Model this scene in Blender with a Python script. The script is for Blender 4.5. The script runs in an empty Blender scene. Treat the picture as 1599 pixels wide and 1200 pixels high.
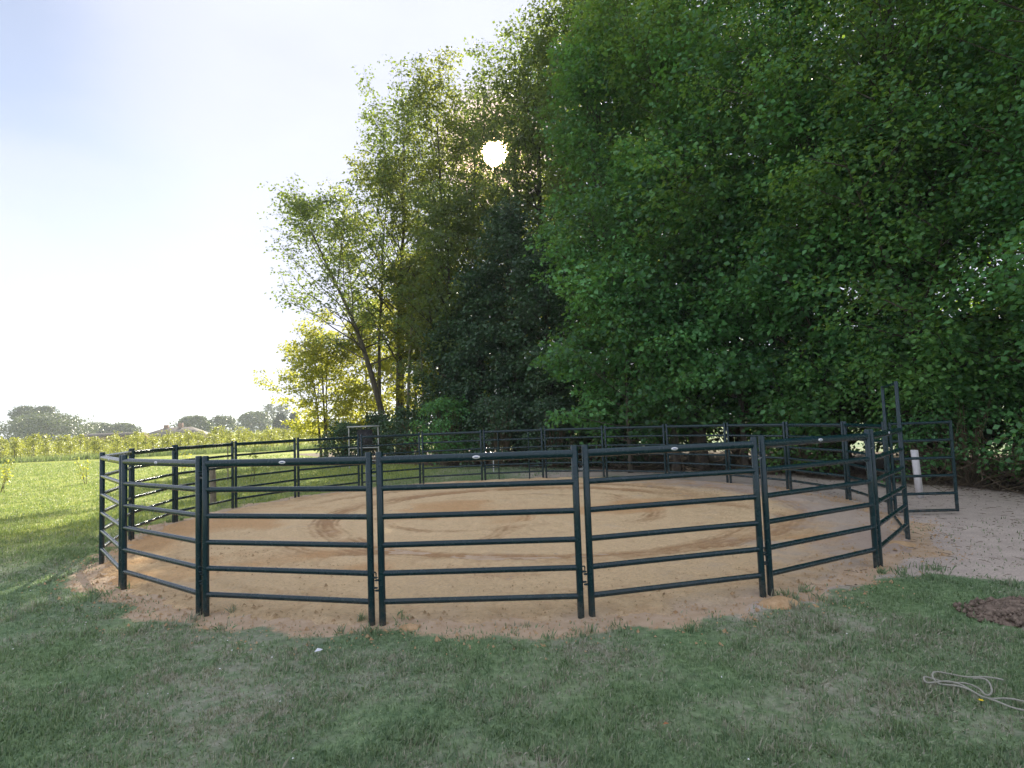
import bpy, math
import numpy as np
from mathutils import Matrix, Vector
SC = bpy.context.scene
COL = SC.collection
R_ = math.radians

# ------------------------------------------------------------------ camera
F, PITCH, ROLL, HC = 929.73, R_(3.549), R_(-2.026), 1.961
CAM = np.array([0.0, 0.0, HC])
cp, sp, cr, sr = math.cos(PITCH), math.sin(PITCH), math.cos(ROLL), math.sin(ROLL)
v_r, v_u, v_f = np.array([1., 0, 0]), np.array([0, -sp, cp]), np.array([0, cp, sp])
right, up = cr * v_r + sr * v_u, -sr * v_r + cr * v_u
cam = bpy.data.cameras.new('camera')
cam.sensor_width = 36.0
cam.lens = F / 1599 * 36
cam.clip_start = 0.1
cam.clip_end = 4000
co = bpy.data.objects.new('camera', cam)
COL.objects.link(co)
co.matrix_world = Matrix([[right[0], up[0], -v_f[0], 0], [right[1], up[1], -v_f[1], 0],
                          [right[2], up[2], -v_f[2], HC], [0, 0, 0, 1]])
SC.camera = co

# ------------------------------------------------------------------ light, sky, exposure
SUN_EL, SUN_AZ = R_(24.75), R_(-0.93)
SUN = np.array([math.sin(SUN_AZ) * math.cos(SUN_EL), math.cos(SUN_AZ) * math.cos(SUN_EL), math.sin(SUN_EL)])
VEIL = (0.705, 0.735, 0.895)
VEIL_S, NISH_S, SKY_S = 4.4, 0.50, 0.1
W = bpy.data.worlds.new('World')
SC.world = W
W.use_nodes = True
nt = W.node_tree
nt.nodes.clear()
N = nt.nodes.new
L = nt.links.new
tc = N('ShaderNodeTexCoord')
sky = N('ShaderNodeTexSky')
sky.sky_type = 'NISHITA'
sky.sun_disc = False
sky.sun_elevation = SUN_EL
sky.sun_rotation = SUN_AZ
sky.dust_density = 0.6
sky.air_density = 1.0
sky.ozone_density = 2.0
nsc = N('ShaderNodeMix'); nsc.data_type = 'RGBA'; nsc.blend_type = 'MULTIPLY'
nsc.inputs[0].default_value = 1
L(sky.outputs[0], nsc.inputs[6])
nsc.inputs[7].default_value = (NISH_S, NISH_S, NISH_S, 1)
# thin high cloud veil with soft wispy openings
mp = N('ShaderNodeMapping'); mp.inputs['Scale'].default_value = (1.0, 1.0, 2.6)
mp.inputs['Location'].default_value = (0.33, 0.1, 0.0)
L(tc.outputs['Generated'], mp.inputs[0])
nz = N('ShaderNodeTexNoise'); nz.inputs['Scale'].default_value = 1.7; nz.inputs['Detail'].default_value = 5
nz.inputs['Roughness'].default_value = 0.5
L(mp.outputs[0], nz.inputs['Vector'])
nrm = N('ShaderNodeVectorMath'); nrm.operation = 'NORMALIZE'
L(tc.outputs['Generated'], nrm.inputs[0])
od = N('ShaderNodeVectorMath'); od.operation = 'DOT_PRODUCT'
OPEN = Vector((-0.72, 0.80, 0.62)).normalized()      # a thinner, bluer part of the veil, high on the left
L(nrm.outputs[0], od.inputs[0]); od.inputs[1].default_value = tuple(OPEN)
oa = N('ShaderNodeMath'); oa.operation = 'ARCCOSINE'; L(od.outputs['Value'], oa.inputs[0])
on_ = N('ShaderNodeMath'); on_.operation = 'MULTIPLY_ADD'; on_.inputs[1].default_value = -0.55
L(nz.outputs[0], on_.inputs[0]); L(oa.outputs[0], on_.inputs[2])
mr = N('ShaderNodeMapRange'); mr.interpolation_type = 'SMOOTHSTEP'
mr.inputs[1].default_value = -0.28; mr.inputs[2].default_value = 0.02
mr.inputs[3].default_value = 0.42; mr.inputs[4].default_value = 0.97
L(on_.outputs[0], mr.inputs[0])
w2 = N('ShaderNodeMapRange'); w2.inputs[1].default_value = 0.3; w2.inputs[2].default_value = 0.7
w2.inputs[3].default_value = 0.90; w2.inputs[4].default_value = 1.05
L(nz.outputs[0], w2.inputs[0])
veil = N('ShaderNodeMix'); veil.data_type = 'RGBA'; veil.blend_type = 'MULTIPLY'; veil.inputs[0].default_value = 1
veil.inputs[6].default_value = (VEIL[0] * VEIL_S, VEIL[1] * VEIL_S, VEIL[2] * VEIL_S, 1)
L(w2.outputs[0], veil.inputs[7])
add = N('ShaderNodeMix'); add.data_type = 'RGBA'; add.blend_type = 'MIX'
L(mr.outputs[0], add.inputs[0]); L(nsc.outputs[2], add.inputs[6]); L(veil.outputs[2], add.inputs[7])
# the veiled sun itself: a small bright aureole about the sun's direction
dt = N('ShaderNodeVectorMath'); dt.operation = 'DOT_PRODUCT'
L(nrm.outputs[0], dt.inputs[0])
dt.inputs[1].default_value = tuple(SUN)
ac = N('ShaderNodeMath'); ac.operation = 'ARCCOSINE'
L(dt.outputs['Value'], ac.inputs[0])
gl = N('ShaderNodeMapRange'); gl.interpolation_type = 'SMOOTHERSTEP'
gl.inputs[1].default_value = R_(0.85); gl.inputs[2].default_value = R_(1.7)
gl.inputs[3].default_value = 1.0; gl.inputs[4].default_value = 0.0
L(ac.outputs[0], gl.inputs[0])
glc = N('ShaderNodeMix'); glc.data_type = 'RGBA'; glc.blend_type = 'MIX'
L(gl.outputs[0], glc.inputs[0])
glc.inputs[6].default_value = (0, 0, 0, 1); glc.inputs[7].default_value = (150, 96, 50, 1)
gw = N('ShaderNodeMapRange'); gw.interpolation_type = 'SMOOTHERSTEP'
gw.inputs[1].default_value = R_(0.8); gw.inputs[2].default_value = R_(7.0)
gw.inputs[3].default_value = 1.0; gw.inputs[4].default_value = 0.0
L(ac.outputs[0], gw.inputs[0])
gwc = N('ShaderNodeMix'); gwc.data_type = 'RGBA'; gwc.blend_type = 'MIX'
L(gw.outputs[0], gwc.inputs[0])
gwc.inputs[6].default_value = (0, 0, 0, 1); gwc.inputs[7].default_value = (7, 3.4, 1.0, 1)
add3 = N('ShaderNodeMix'); add3.data_type = 'RGBA'; add3.blend_type = 'ADD'; add3.inputs[0].default_value = 1
L(glc.outputs[2], add3.inputs[6]); L(gwc.outputs[2], add3.inputs[7])
add2 = N('ShaderNodeMix'); add2.data_type = 'RGBA'; add2.blend_type = 'ADD'; add2.inputs[0].default_value = 1
L(add.outputs[2], add2.inputs[6]); L(add3.outputs[2], add2.inputs[7])
bg = N('ShaderNodeBackground'); bg.inputs[1].default_value = SKY_S
L(add2.outputs[2], bg.inputs[0])
wo = N('ShaderNodeOutputWorld'); L(bg.outputs[0], wo.inputs[0])

sun = bpy.data.lights.new('sun', 'SUN')
sun.energy = 4.6
sun.angle = R_(0.6)
sun.color = (1.0, 0.91, 0.74)
so = bpy.data.objects.new('sun', sun)
COL.objects.link(so)
so.rotation_euler = Vector(-SUN).to_track_quat('-Z', 'Y').to_euler()
so.location = (0, 60, 60)

SC.view_settings.view_transform = 'Standard'
SC.view_settings.look = 'None'
SC.view_settings.exposure = 1.6
SC.view_settings.gamma = 1.0
SC.view_settings.use_curve_mapping = False
SC.render.engine = 'CYCLES'
cy = SC.cycles
cy.use_denoising = True
cy.denoiser = 'OPENIMAGEDENOISE'
cy.denoising_input_passes = 'RGB_ALBEDO_NORMAL'
cy.denoising_prefilter = 'ACCURATE'
cy.max_bounces = 7
cy.diffuse_bounces = 4
cy.glossy_bounces = 3
cy.transmission_bounces = 4
cy.volume_bounces = 1
cy.sample_clamp_indirect = 6
cy.caustics_reflective = False
cy.caustics_refractive = False

# ------------------------------------------------------------------ helpers
def at(px, py, depth):
    """world point seen at photograph pixel (px, py) at a distance of depth metres"""
    X, Y = (px - 799.5) / F, (py - 600) / F
    X, Y = X * cr + Y * sr, -X * sr + Y * cr
    v = np.array([X, cp + Y * sp, sp - Y * cp])
    return CAM + v / v[1] * depth

def gp(px, py):
    """ground point under photograph pixel"""
    p = at(px, py, 1.0) - CAM
    return CAM + p * (-HC / p[2])

def hash2(ix, iy, seed):
    h = (ix.astype(np.int64) * 374761393 + iy.astype(np.int64) * 668265263 + seed * 982451653) & 0x7fffffff
    h = ((h ^ (h >> 13)) * 1274126177) & 0x7fffffff
    h = (h ^ (h >> 16)) & 0xffffff
    return h / float(0xffffff)

def vnoise(x, y, seed=0):
    ix, iy = np.floor(x), np.floor(y)
    fx, fy = x - ix, y - iy
    fx, fy = fx * fx * (3 - 2 * fx), fy * fy * (3 - 2 * fy)
    a, b = hash2(ix, iy, seed), hash2(ix + 1, iy, seed)
    c, d = hash2(ix, iy + 1, seed), hash2(ix + 1, iy + 1, seed)
    return (a * (1 - fx) + b * fx) * (1 - fy) + (c * (1 - fx) + d * fx) * fy

def fbm(x, y, scale=1.0, octs=4, seed=0):
    s, amp, tot = 0, 1.0, 0
    for o in range(octs):
        s = s + amp * vnoise(x * scale * 2 ** o + 17.3 * o, y * scale * 2 ** o - 9.1 * o, seed + o)
        tot += amp
        amp *= .5
    return s / tot

def sstep(a, b, x):
    t = np.clip((x - a) / (b - a), 0, 1)
    return t * t * (3 - 2 * t)

class MB:
    """collects geometry for ONE mesh"""
    def __init__(s):
        s.V, s.Q, s.T, s.n = [], [], [], 0
        s.rq, s.rt = [], []
    def add(s, V, quads=None, tris=None, rnd=None):
        V = np.asarray(V, float).reshape(-1, 3)
        if quads is not None and len(quads):
            q = np.asarray(quads, np.int64).reshape(-1, 4) + s.n
            s.Q.append(q); s.rq.append(np.zeros(len(q)) if rnd is None or tris is not None else rnd)
        if tris is not None and len(tris):
            t = np.asarray(tris, np.int64).reshape(-1, 3) + s.n
            s.T.append(t); s.rt.append(np.zeros(len(t)) if rnd is None else rnd)
        s.V.append(V)
        s.n += len(V)
    def box(s, c, size, rot=0.0, M=None):
        x, y, z = np.array(size) / 2
        V = np.array([[-x, -y, -z], [x, -y, -z], [x, y, -z], [-x, y, -z], [-x, -y, z], [x, -y, z], [x, y, z], [-x, y, z]])
        ca, sa = math.cos(rot), math.sin(rot)
        V = V @ np.array([[ca, sa, 0], [-sa, ca, 0], [0, 0, 1]])
        if M is not None:
            V = V @ np.array(M).T
        s.add(V + np.array(c), [[0, 3, 2, 1], [4, 5, 6, 7], [0, 1, 5, 4], [1, 2, 6, 5], [2, 3, 7, 6], [3, 0, 4, 7]])
    def tube(s, P, rad, k=6, cap=True, squash=None):
        P = np.asarray(P, float)
        m = len(P)
        rad = np.broadcast_to(np.asarray(rad, float), (m,))
        T = np.gradient(P, axis=0)
        T /= np.linalg.norm(T, axis=1)[:, None] + 1e-12
        ref = np.array([0, 0, 1.]) if abs(T[:, 2]).mean() < .8 else np.array([1., 0, 0])
        A = np.cross(T, ref); A /= np.linalg.norm(A, axis=1)[:, None] + 1e-12
        B = np.cross(A, T)
        an = np.arange(k) * 2 * math.pi / k
        sq = squash or (1, 1)
        V = P[:, None] + rad[:, None, None] * (A[:, None] * np.cos(an)[None, :, None] * sq[0] + B[:, None] * np.sin(an)[None, :, None] * sq[1])
        i = np.arange(m - 1)[:, None] * k
        j = np.arange(k)[None]
        j2 = (j + 1) % k
        Q = np.stack([i + j, i + j2, i + k + j2, i + k + j], -1).reshape(-1, 4)
        s.add(V.reshape(-1, 3), Q)
        if cap:
            for r, sg in ((0, 1), (m - 1, -1)):
                c = V[r]
                t = [[0, 1 + (a + 1) % k, 1 + a] if sg < 0 else [0, 1 + a, 1 + (a + 1) % k] for a in range(k)]
                t = [[q[0], q[2], q[1]] for q in t]
                s.add(np.vstack([P[r][None], c]), None, t)
    def build(s, name, mat, parent=None, smooth=False, attr=None, kind=None, vcol=None, link=True):
        V = np.vstack(s.V)
        Q = np.vstack(s.Q) if s.Q else np.zeros((0, 4), np.int64)
        T = np.vstack(s.T) if s.T else np.zeros((0, 3), np.int64)
        me = bpy.data.meshes.new(name)
        me.vertices.add(len(V))
        me.vertices.foreach_set('co', V.astype(np.float32).ravel())
        nl = len(Q) * 4 + len(T) * 3
        me.loops.add(nl)
        me.loops.foreach_set('vertex_index', np.concatenate([Q.ravel(), T.ravel()]).astype(np.int32))
        me.polygons.add(len(Q) + len(T))
        ls = np.concatenate([np.arange(len(Q)) * 4, len(Q) * 4 + np.arange(len(T)) * 3])
        me.polygons.foreach_set('loop_start', ls.astype(np.int32))
        if smooth:
            me.polygons.foreach_set('use_smooth', np.ones(len(Q) + len(T), bool))
        if attr:
            a = me.attributes.new('rnd', 'FLOAT', 'FACE')
            a.data.foreach_set('value', np.concatenate(s.rq + s.rt).astype(np.float32))
        if vcol is not None:
            a = me.attributes.new('mask', 'FLOAT_COLOR', 'POINT')
            a.data.foreach_set('color', np.asarray(vcol, np.float32).ravel())
        me.update(calc_edges=True)
        if mat:
            me.materials.append(mat)
        return link_mesh(name, me, parent, kind) if link else me

def link_mesh(name, me, parent=None, kind=None):
    o = bpy.data.objects.new(name, me)
    COL.objects.link(o)
    if parent:
        o.parent = parent
    if kind:
        o['kind'] = kind
    return o

def tag(o, label, cat, group=None, kind=None):
    o['label'] = label
    o['category'] = cat
    if group:
        o['group'] = group
    if kind:
        o['kind'] = kind
    return o

def thing(name, loc, rz=0.0, label=None, cat=None, group=None):
    o = bpy.data.objects.new(name, None)
    COL.objects.link(o)
    o.location = tuple(float(v) for v in loc)
    o.rotation_euler = (0, 0, rz)
    o.empty_display_size = .2
    return tag(o, label, cat, group) if label else o

# ------------------------------------------------------------------ materials
class Nodes:
    def __init__(s, name):
        s.m = bpy.data.materials.new(name)
        s.m.use_nodes = True
        s.t = s.m.node_tree
        s.t.nodes.clear()
        s.out = s.t.nodes.new('ShaderNodeOutputMaterial')
    def n(s, typ, **kw):
        nd = s.t.nodes.new(typ)
        for k, v in kw.items():
            if k.startswith('i_'):
                nd.inputs[k[2:].replace('_', ' ')].default_value = v
            else:
                setattr(nd, k, v)
        return nd
    def l(s, a, b):
        s.t.links.new(a, b)
    def noise(s, scale, detail=4, rough=.55, vec=None):
        nd = s.n('ShaderNodeTexNoise')
        nd.inputs['Scale'].default_value = scale
        nd.inputs['Detail'].default_value = detail
        nd.inputs['Roughness'].default_value = rough
        if vec is not None:
            s.l(vec, nd.inputs['Vector'])
        return nd.outputs[0]
    def rng(s, v, a, b, c=0., d=1.):
        nd = s.n('ShaderNodeMapRange')
        for k, x in zip((1, 2, 3, 4), (a, b, c, d)):
            nd.inputs[k].default_value = x
        s.l(v, nd.inputs[0])
        return nd.outputs[0]
    def mix(s, f, a, b, typ='MIX'):
        nd = s.n('ShaderNodeMix', data_type='RGBA', blend_type=typ)
        for k, x in ((0, f), (6, a), (7, b)):
            if isinstance(x, (int, float)):
                nd.inputs[k].default_value = x
            elif isinstance(x, tuple):
                nd.inputs[k].default_value = x if len(x) == 4 else x + (1,)
            else:
                s.l(x, nd.inputs[k])
        return nd.outputs[2]
    def math(s, op, a, b=0.5):
        nd = s.n('ShaderNodeMath', operation=op)
        for k, x in ((0, a), (1, b)):
            if isinstance(x, (int, float)):
                nd.inputs[k].default_value = x
            else:
                s.l(x, nd.inputs[k])
        return nd.outputs[0]
    def pos(s, scale=None):
        g = s.n('ShaderNodeNewGeometry').outputs['Position']
        if scale:
            v = s.n('ShaderNodeVectorMath', operation='MULTIPLY')
            v.inputs[1].default_value = scale
            s.l(g, v.inputs[0])
            return v.outputs[0]
        return g
    def bump(s, h, strength=.5, dist=.02):
        nd = s.n('ShaderNodeBump')
        nd.inputs['Strength'].default_value = strength
        nd.inputs['Distance'].default_value = dist
        s.l(h, nd.inputs['Height'])
        return nd.outputs[0]
    def bsdf(s, col, rough=.6, metal=0., spec=.5, bump=None, coat=0.):
        b = s.n('ShaderNodeBsdfPrincipled')
        for k, x in (('Base Color', col), ('Roughness', rough), ('Metallic', metal), ('Specular IOR Level', spec), ('Coat Weight', coat)):
            if isinstance(x, tuple):
                x = x if len(x) == 4 else x + (1,)
            if isinstance(x, (int, float, tuple)):
                b.inputs[k].default_value = x
            else:
                s.l(x, b.inputs[k])
        if bump is not None:
            s.l(bump, b.inputs['Normal'])
        return b.outputs[0]
    def done(s, sh):
        s.l(sh, s.out.inputs[0])
        return s.m

def simple(name, c1, c2, scale=8, rough=.6, spec=.4, bumps=0.0, metal=0.):
    k = Nodes(name)
    tcn = k.n('ShaderNodeTexCoord').outputs['Object']
    f = k.noise(scale, 5, .6, tcn)
    col = k.mix(k.rng(f, .3, .7), c1, c2)
    b = k.bump(k.noise(scale * 4, 4, .6, tcn), bumps, .02) if bumps else None
    return k.done(k.bsdf(col, k.rng(f, .3, .7, rough - .06, rough + .06), metal, spec, b))

def leaf_mat(name, dark, light, trans=.35, tcol=None, rough=.42):
    k = Nodes(name)
    r = k.n('ShaderNodeAttribute', attribute_name='rnd').outputs['Fac']
    g = k.noise(.5, 3, .5, k.pos())
    v = k.math('ADD', k.math('MULTIPLY', r, .75), k.math('MULTIPLY', g, .35))
    col = k.mix(k.rng(v, .15, .95), dark, light)
    a = k.bsdf(col, rough, 0., .5)
    t = k.n('ShaderNodeBsdfTranslucent')
    k.l(k.mix(k.rng(v, .15, .95), tuple(x * .9 for x in tcol), tcol), t.inputs[0])
    m = k.n('ShaderNodeMixShader')
    m.inputs[0].default_value = trans
    k.l(a, m.inputs[1]); k.l(t.outputs[0], m.inputs[2])
    return k.done(m.outputs[0])

def bark_mat(name, c1, c2):
    k = Nodes(name)
    p = k.pos((1, 1, .25))
    f = k.noise(9, 6, .65, p)
    col = k.mix(k.rng(f, .3, .7), c1, c2)
    col = k.mix(k.rng(k.noise(1.2, 3, .5, k.pos()), .5, .75, 0, .5), col, (.05, .07, .03))
    return k.done(k.bsdf(col, .85, 0, .2, k.bump(k.noise(22, 5, .7, p), .7, .03)))

def lawn_colour(k, p):
    """turf colour as a function of place only: green, bluish green and straw patches, left lawn painted sunlit yellow"""
    a = k.noise(.55, 5, .6, p)
    b = k.noise(2.6, 5, .62, p)
    c = k.noise(.17, 3, .5, p)
    g = k.mix(k.rng(b, .32, .68), (.118, .228, .125), (.225, .345, .165))
    g = k.mix(k.rng(c, .42, .62), g, (.200, .340, .120))
    mi = k.noise(13, 4, .65, p)
    g = k.mix(k.rng(mi, .34, .66), k.mix(.5, g, (.02, .05, .02)), k.mix(.42, g, (.36, .46, .24)))
    dry = k.math('MULTIPLY', k.rng(a, .42, .60), k.rng(k.noise(8, 4, .65, p), .36, .60, .15, 1))
    sx = k.n('ShaderNodeSeparateXYZ'); k.l(k.pos(), sx.inputs[0])
    left = k.math('MULTIPLY', k.rng(k.math('ADD', sx.outputs[0], k.math('MULTIPLY', sx.outputs[1], -.35)), -14, -8, 1, 0), k.rng(sx.outputs[1], 7, 12))
    dry = k.math('MULTIPLY', dry, k.math('SUBTRACT', 1.0, k.math('MULTIPLY', left, .75)))
    g = k.mix(k.math('MULTIPLY', left, .95), g, k.mix(k.rng(b, .3, .7), (.26, .31, .02), (.35, .38, .03)))  # sunshine on the left lawn painted in as yellower, brighter turf
    return g, dry

MAT = {}
# turf (the soil surface between the blades)
k = Nodes('turf')
p = k.pos((1, 1, 0))
g, dry = lawn_colour(k, p)
mask = k.n('ShaderNodeAttribute', attribute_name='mask')
sepn = k.n('ShaderNodeSeparateColor'); k.l(mask.outputs['Color'], sepn.inputs[0])
col = k.mix(k.math('MULTIPLY', dry, .8), g, (.44, .41, .34))
f1 = k.noise(14, 6, .7, p)
f2 = k.noise(60, 5, .7, p)
col = k.mix(k.rng(f1, .35, .7, 0, .45), col, (.07, .11, .05))
soil = k.mix(k.rng(k.noise(3.5, 6, .65, p), .32, .68), (.50, .42, .355), (.68, .59, .50))
soil = k.mix(k.rng(k.noise(45, 4, .7, p), .50, .68, 0, .8), soil, (.25, .20, .165))
soil = k.mix(k.rng(k.noise(7, 5, .7, p), .52, .70, 0, .6), soil, (.30, .235, .19))
soil = k.mix(k.rng(k.noise(28, 4, .75, p), .60, .68, 0, .7), soil, (.70, .64, .56))
litter = k.mix(k.rng(k.noise(16, 6, .75, p), .35, .65), (.05, .036, .026), (.16, .115, .08))
sandy = k.mix(k.rng(k.noise(6, 5, .6, p), .3, .7), (.50, .355, .225), (.62, .475, .33))
mx = k.rng(k.math('ADD', sepn.outputs[0], k.math('MULTIPLY', k.math('SUBTRACT', f1, .5), .8)), .42, .62)
col = k.mix(mx, col, soil)
col = k.mix(k.rng(k.math('ADD', sepn.outputs[2], k.math('MULTIPLY', k.math('SUBTRACT', f1, .5), .7)), .4, .6), col, sandy)
col = k.mix(k.rng(k.math('ADD', sepn.outputs[1], k.math('MULTIPLY', k.math('SUBTRACT', f1, .5), .9)), .35, .65), col, litter)
MAT['turf'] = k.done(k.bsdf(col, .9, 0, .15, k.bump(k.mix(.5, f1, f2), .8, .03)))

# far pasture with the same turf colours
k = Nodes('pasture')
p = k.pos((1, 1, 0))
g, dry = lawn_colour(k, p)
col = k.mix(k.math('MULTIPLY', dry, .8), g, (.25, .22, .13))
col = k.mix(k.rng(k.noise(1.1, 6, .75, k.pos((.35, 1.6, 0))), .42, .66, 0, .75), col, (.20, .235, .075))
f1 = k.noise(9, 6, .75, p)
col = k.mix(k.rng(f1, .35, .7, 0, .4), col, (.08, .12, .035))
MAT['pasture'] = k.done(k.bsdf(col, .92, 0, .12, k.bump(f1, .8, .06)))

# grass blades
k = Nodes('grass_blades')
p = k.pos((1, 1, 0))
g, dry = lawn_colour(k, p)
r = k.n('ShaderNodeAttribute', attribute_name='rnd').outputs['Fac']
col = k.mix(k.rng(r, 0, .85), k.mix(.50, g, (.075, .17, .11)), k.mix(.55, g, (.44, .56, .34)))
straw = k.mix(k.rng(r, .3, 1), (.34, .33, .25), (.60, .57, .46))
col = k.mix(k.rng(k.math('ADD', k.math('MULTIPLY', dry, .55), k.math('MULTIPLY', k.math('FRACT', k.math('MULTIPLY', r, 7.31)), .55)), .48, .62), col, straw)
a = k.bsdf(col, .5, 0, .3)
t = k.n('ShaderNodeBsdfTranslucent')
k.l(k.mix(.5, col, (.20, .28, .03)), t.inputs[0])
m = k.n('ShaderNodeMixShader'); m.inputs[0].default_value = .38
k.l(a, m.inputs[1]); k.l(t.outputs[0], m.inputs[2])
MAT['grass'] = k.done(m.outputs[0])

# arena sand
k = Nodes('arena_sand')
p = k.pos()
mask = k.n('ShaderNodeAttribute', attribute_name='mask')
sepn = k.n('ShaderNodeSeparateColor'); k.l(mask.outputs['Color'], sepn.inputs[0])
f1 = k.noise(5, 6, .65, p)
f2 = k.noise(70, 5, .7, p)
f3 = k.noise(21, 5, .7, k.pos((1, 1.7, 1)))
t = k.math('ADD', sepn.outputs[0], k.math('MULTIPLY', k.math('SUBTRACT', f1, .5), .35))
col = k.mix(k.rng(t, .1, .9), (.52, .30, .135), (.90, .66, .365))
col = k.mix(sepn.outputs[1], col, (.72, .40, .16))
col = k.mix(k.rng(f3, .46, .66, 0, .34), col, (.34, .21, .12))
col = k.mix(k.rng(f2, .45, .68, 0, .5), col, (.78, .62, .42))
col = k.mix(sepn.outputs[2], col, (.54, .47, .42))
MAT['sand'] = k.done(k.bsdf(col, .9, 0, .2, k.bump(k.mix(.45, f3, f2), 1.0, .06)))

# green powder coated steel
k = Nodes('green_steel')
oc = k.n('ShaderNodeTexCoord').outputs['Object']
f = k.noise(6, 5, .65, oc)
col = k.mix(k.rng(f, .35, .7), (.003, .024, .031), (.005, .032, .040))
col = k.mix(k.rng(k.noise(38, 4, .7, oc), .68, .74, 0, .25), col, (.07, .07, .055))
z = k.n('ShaderNodeSeparateXYZ'); k.l(oc, z.inputs[0])
dust = k.math('MULTIPLY', k.rng(z.outputs[2], .02, .30, 1, 0), k.rng(k.noise(15, 4, .7, oc), .35, .6))
col = k.mix(k.math('MULTIPLY', dust, .3), col, (.18, .13, .08))
MAT['steel'] = k.done(k.bsdf(col, k.rng(f, .3, .7, .20, .32), 0, .5))
MAT['zinc'] = simple('zinc_plate', (.42, .44, .45), (.62, .63, .63), 30, .38, .5, 0, .85)
MAT['white'] = simple('white_enamel', (.72, .73, .74), (.82, .82, .82), 20, .4, .4)
MAT['blue'] = simple('blue_print', (.03, .07, .22), (.04, .09, .28), 20, .5, .4)
MAT['bark'] = bark_mat('grey_brown_bark', (.05, .042, .032), (.15, .13, .10))
MAT['bark_pale'] = bark_mat('pale_bark', (.10, .09, .065), (.28, .25, .19))
MAT['bark_dark'] = bark_mat('dark_bark', (.022, .019, .015), (.075, .065, .05))
MAT['twig'] = bark_mat('dry_twig', (.10, .075, .05), (.26, .20, .13))
MAT['maple'] = leaf_mat('maple_leaf', (.024, .100, .040), (.140, .385, .125), .38, (.24, .44, .05))
MAT['maple2'] = leaf_mat('lime_leaf', (.032, .112, .038), (.165, .395, .110), .40, (.32, .48, .05))
MAT['alder'] = leaf_mat('alder_leaf', (.040, .080, .028), (.115, .180, .055), .46, (.28, .36, .06))
MAT['poplar'] = leaf_mat('poplar_leaf', (.065, .100, .028), (.16, .215, .055), .50, (.40, .44, .07))
MAT['young'] = leaf_mat('young_leaf', (.13, .18, .03), (.26, .30, .06), .55, (.60, .60, .08))
MAT['ivy'] = leaf_mat('evergreen_leaf', (.026, .072, .036), (.075, .155, .070), .22, (.10, .18, .04))
MAT['orchard'] = leaf_mat('orchard_leaf', (.11, .155, .03), (.23, .265, .06), .42, (.44, .46, .07))
MAT['far'] = leaf_mat('far_leaf', (.030, .055, .026), (.080, .115, .045), .25, (.14, .18, .04))
MAT['fir'] = leaf_mat('fir_needle', (.014, .032, .024), (.030, .058, .036), .1, (.05, .08, .03))
MAT['rope'] = simple('pale_rope', (.30, .30, .24), (.46, .45, .38), 60, .8, .2, .5)
MAT['wood_white'] = simple('white_paint_wood', (.62, .61, .60), (.78, .77, .76), 14, .6, .3, .3)
MAT['wood_grey'] = simple('weathered_wood', (.15, .12, .09), (.34, .29, .23), 12, .85, .2, .8)
MAT['galv'] = simple('galvanised_tube', (.36, .37, .37), (.52, .53, .53), 12, .42, .5, 0, .3)
MAT['gap_dark'] = simple('frame_gap_dark', (.022, .022, .025), (.05, .048, .05), 6, .7, .3)
MAT['earth'] = simple('dark_earth', (.12, .092, .07), (.34, .26, .20), 9, .95, .1, 1.0)
MAT['clod'] = simple('earth_clod', (.09, .07, .055), (.32, .25, .19), 20, .95, .1, .6)
MAT['brick'] = simple('brown_brick', (.16, .085, .06), (.25, .14, .10), 5, .85, .2, .3)
MAT['tile'] = simple('roof_tile', (.075, .062, .060), (.13, .105, .095), 3, .8, .2, .4)
MAT['glass'] = simple('window_glass', (.02, .025, .03), (.04, .045, .05), 3, .12, .6)
MAT['paper'] = simple('paper', (.70, .72, .78), (.8, .82, .85), 20, .7, .2)
MAT['yellow'] = simple('yellow_petal', (.75, .55, .02), (.85, .66, .04), 30, .6, .2)
MAT['petal'] = simple('white_petal', (.75, .76, .74), (.84, .84, .82), 30, .6, .2)
MAT['deadleaf'] = simple('dead_leaf', (.30, .14, .06), (.42, .22, .10), 30, .8, .2)
MAT['heap'] = simple('orange_sand', (.48, .30, .15), (.68, .48, .28), 14, .95, .1, 1.0)

# ------------------------------------------------------------------ the ring of joints (metres)
JOINTS = np.array([[-6.419, 9.301], [-5.07, 7.741], [-3.411, 6.514], [-1.413, 6.002], [0.651, 5.955], [2.644, 6.486],
    [4.449, 7.482], [5.829, 9.016], [6.849, 11.035], [7.224, 13.066], [6.872, 15.102], [6.047, 16.995], [4.707, 18.566],
    [2.957, 19.662], [1.001, 20.323], [-1.066, 20.226], [-3.083, 19.764], [-4.81, 18.627], [-6.251, 17.142],
    [-7.172, 15.29], [-7.528, 13.254], [-7.186, 11.217]])
RC = np.array([-.16, 13.12])

def ring_polar(x, y):
    dx, dy = x - RC[0], y - RC[1]
    return np.hypot(dx, dy), np.arctan2(dy, dx)

def sand_edge(th):
    """radius of the sand sheet about the ring centre"""
    front = .5 - .5 * np.sin(th)              # 1 at the near side
    right = np.clip(np.cos(th), 0, 1)
    e = 7.10 + .17 * front - .05 * right * front
    return e + .55 * (fbm(np.cos(th) * 5, np.sin(th) * 5, 1.3, 5, 71) - .5) + .55 * (fbm(np.cos(th) * 7.3, np.sin(th) * 7.3, 3.1, 4, 73) - .5)

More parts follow.
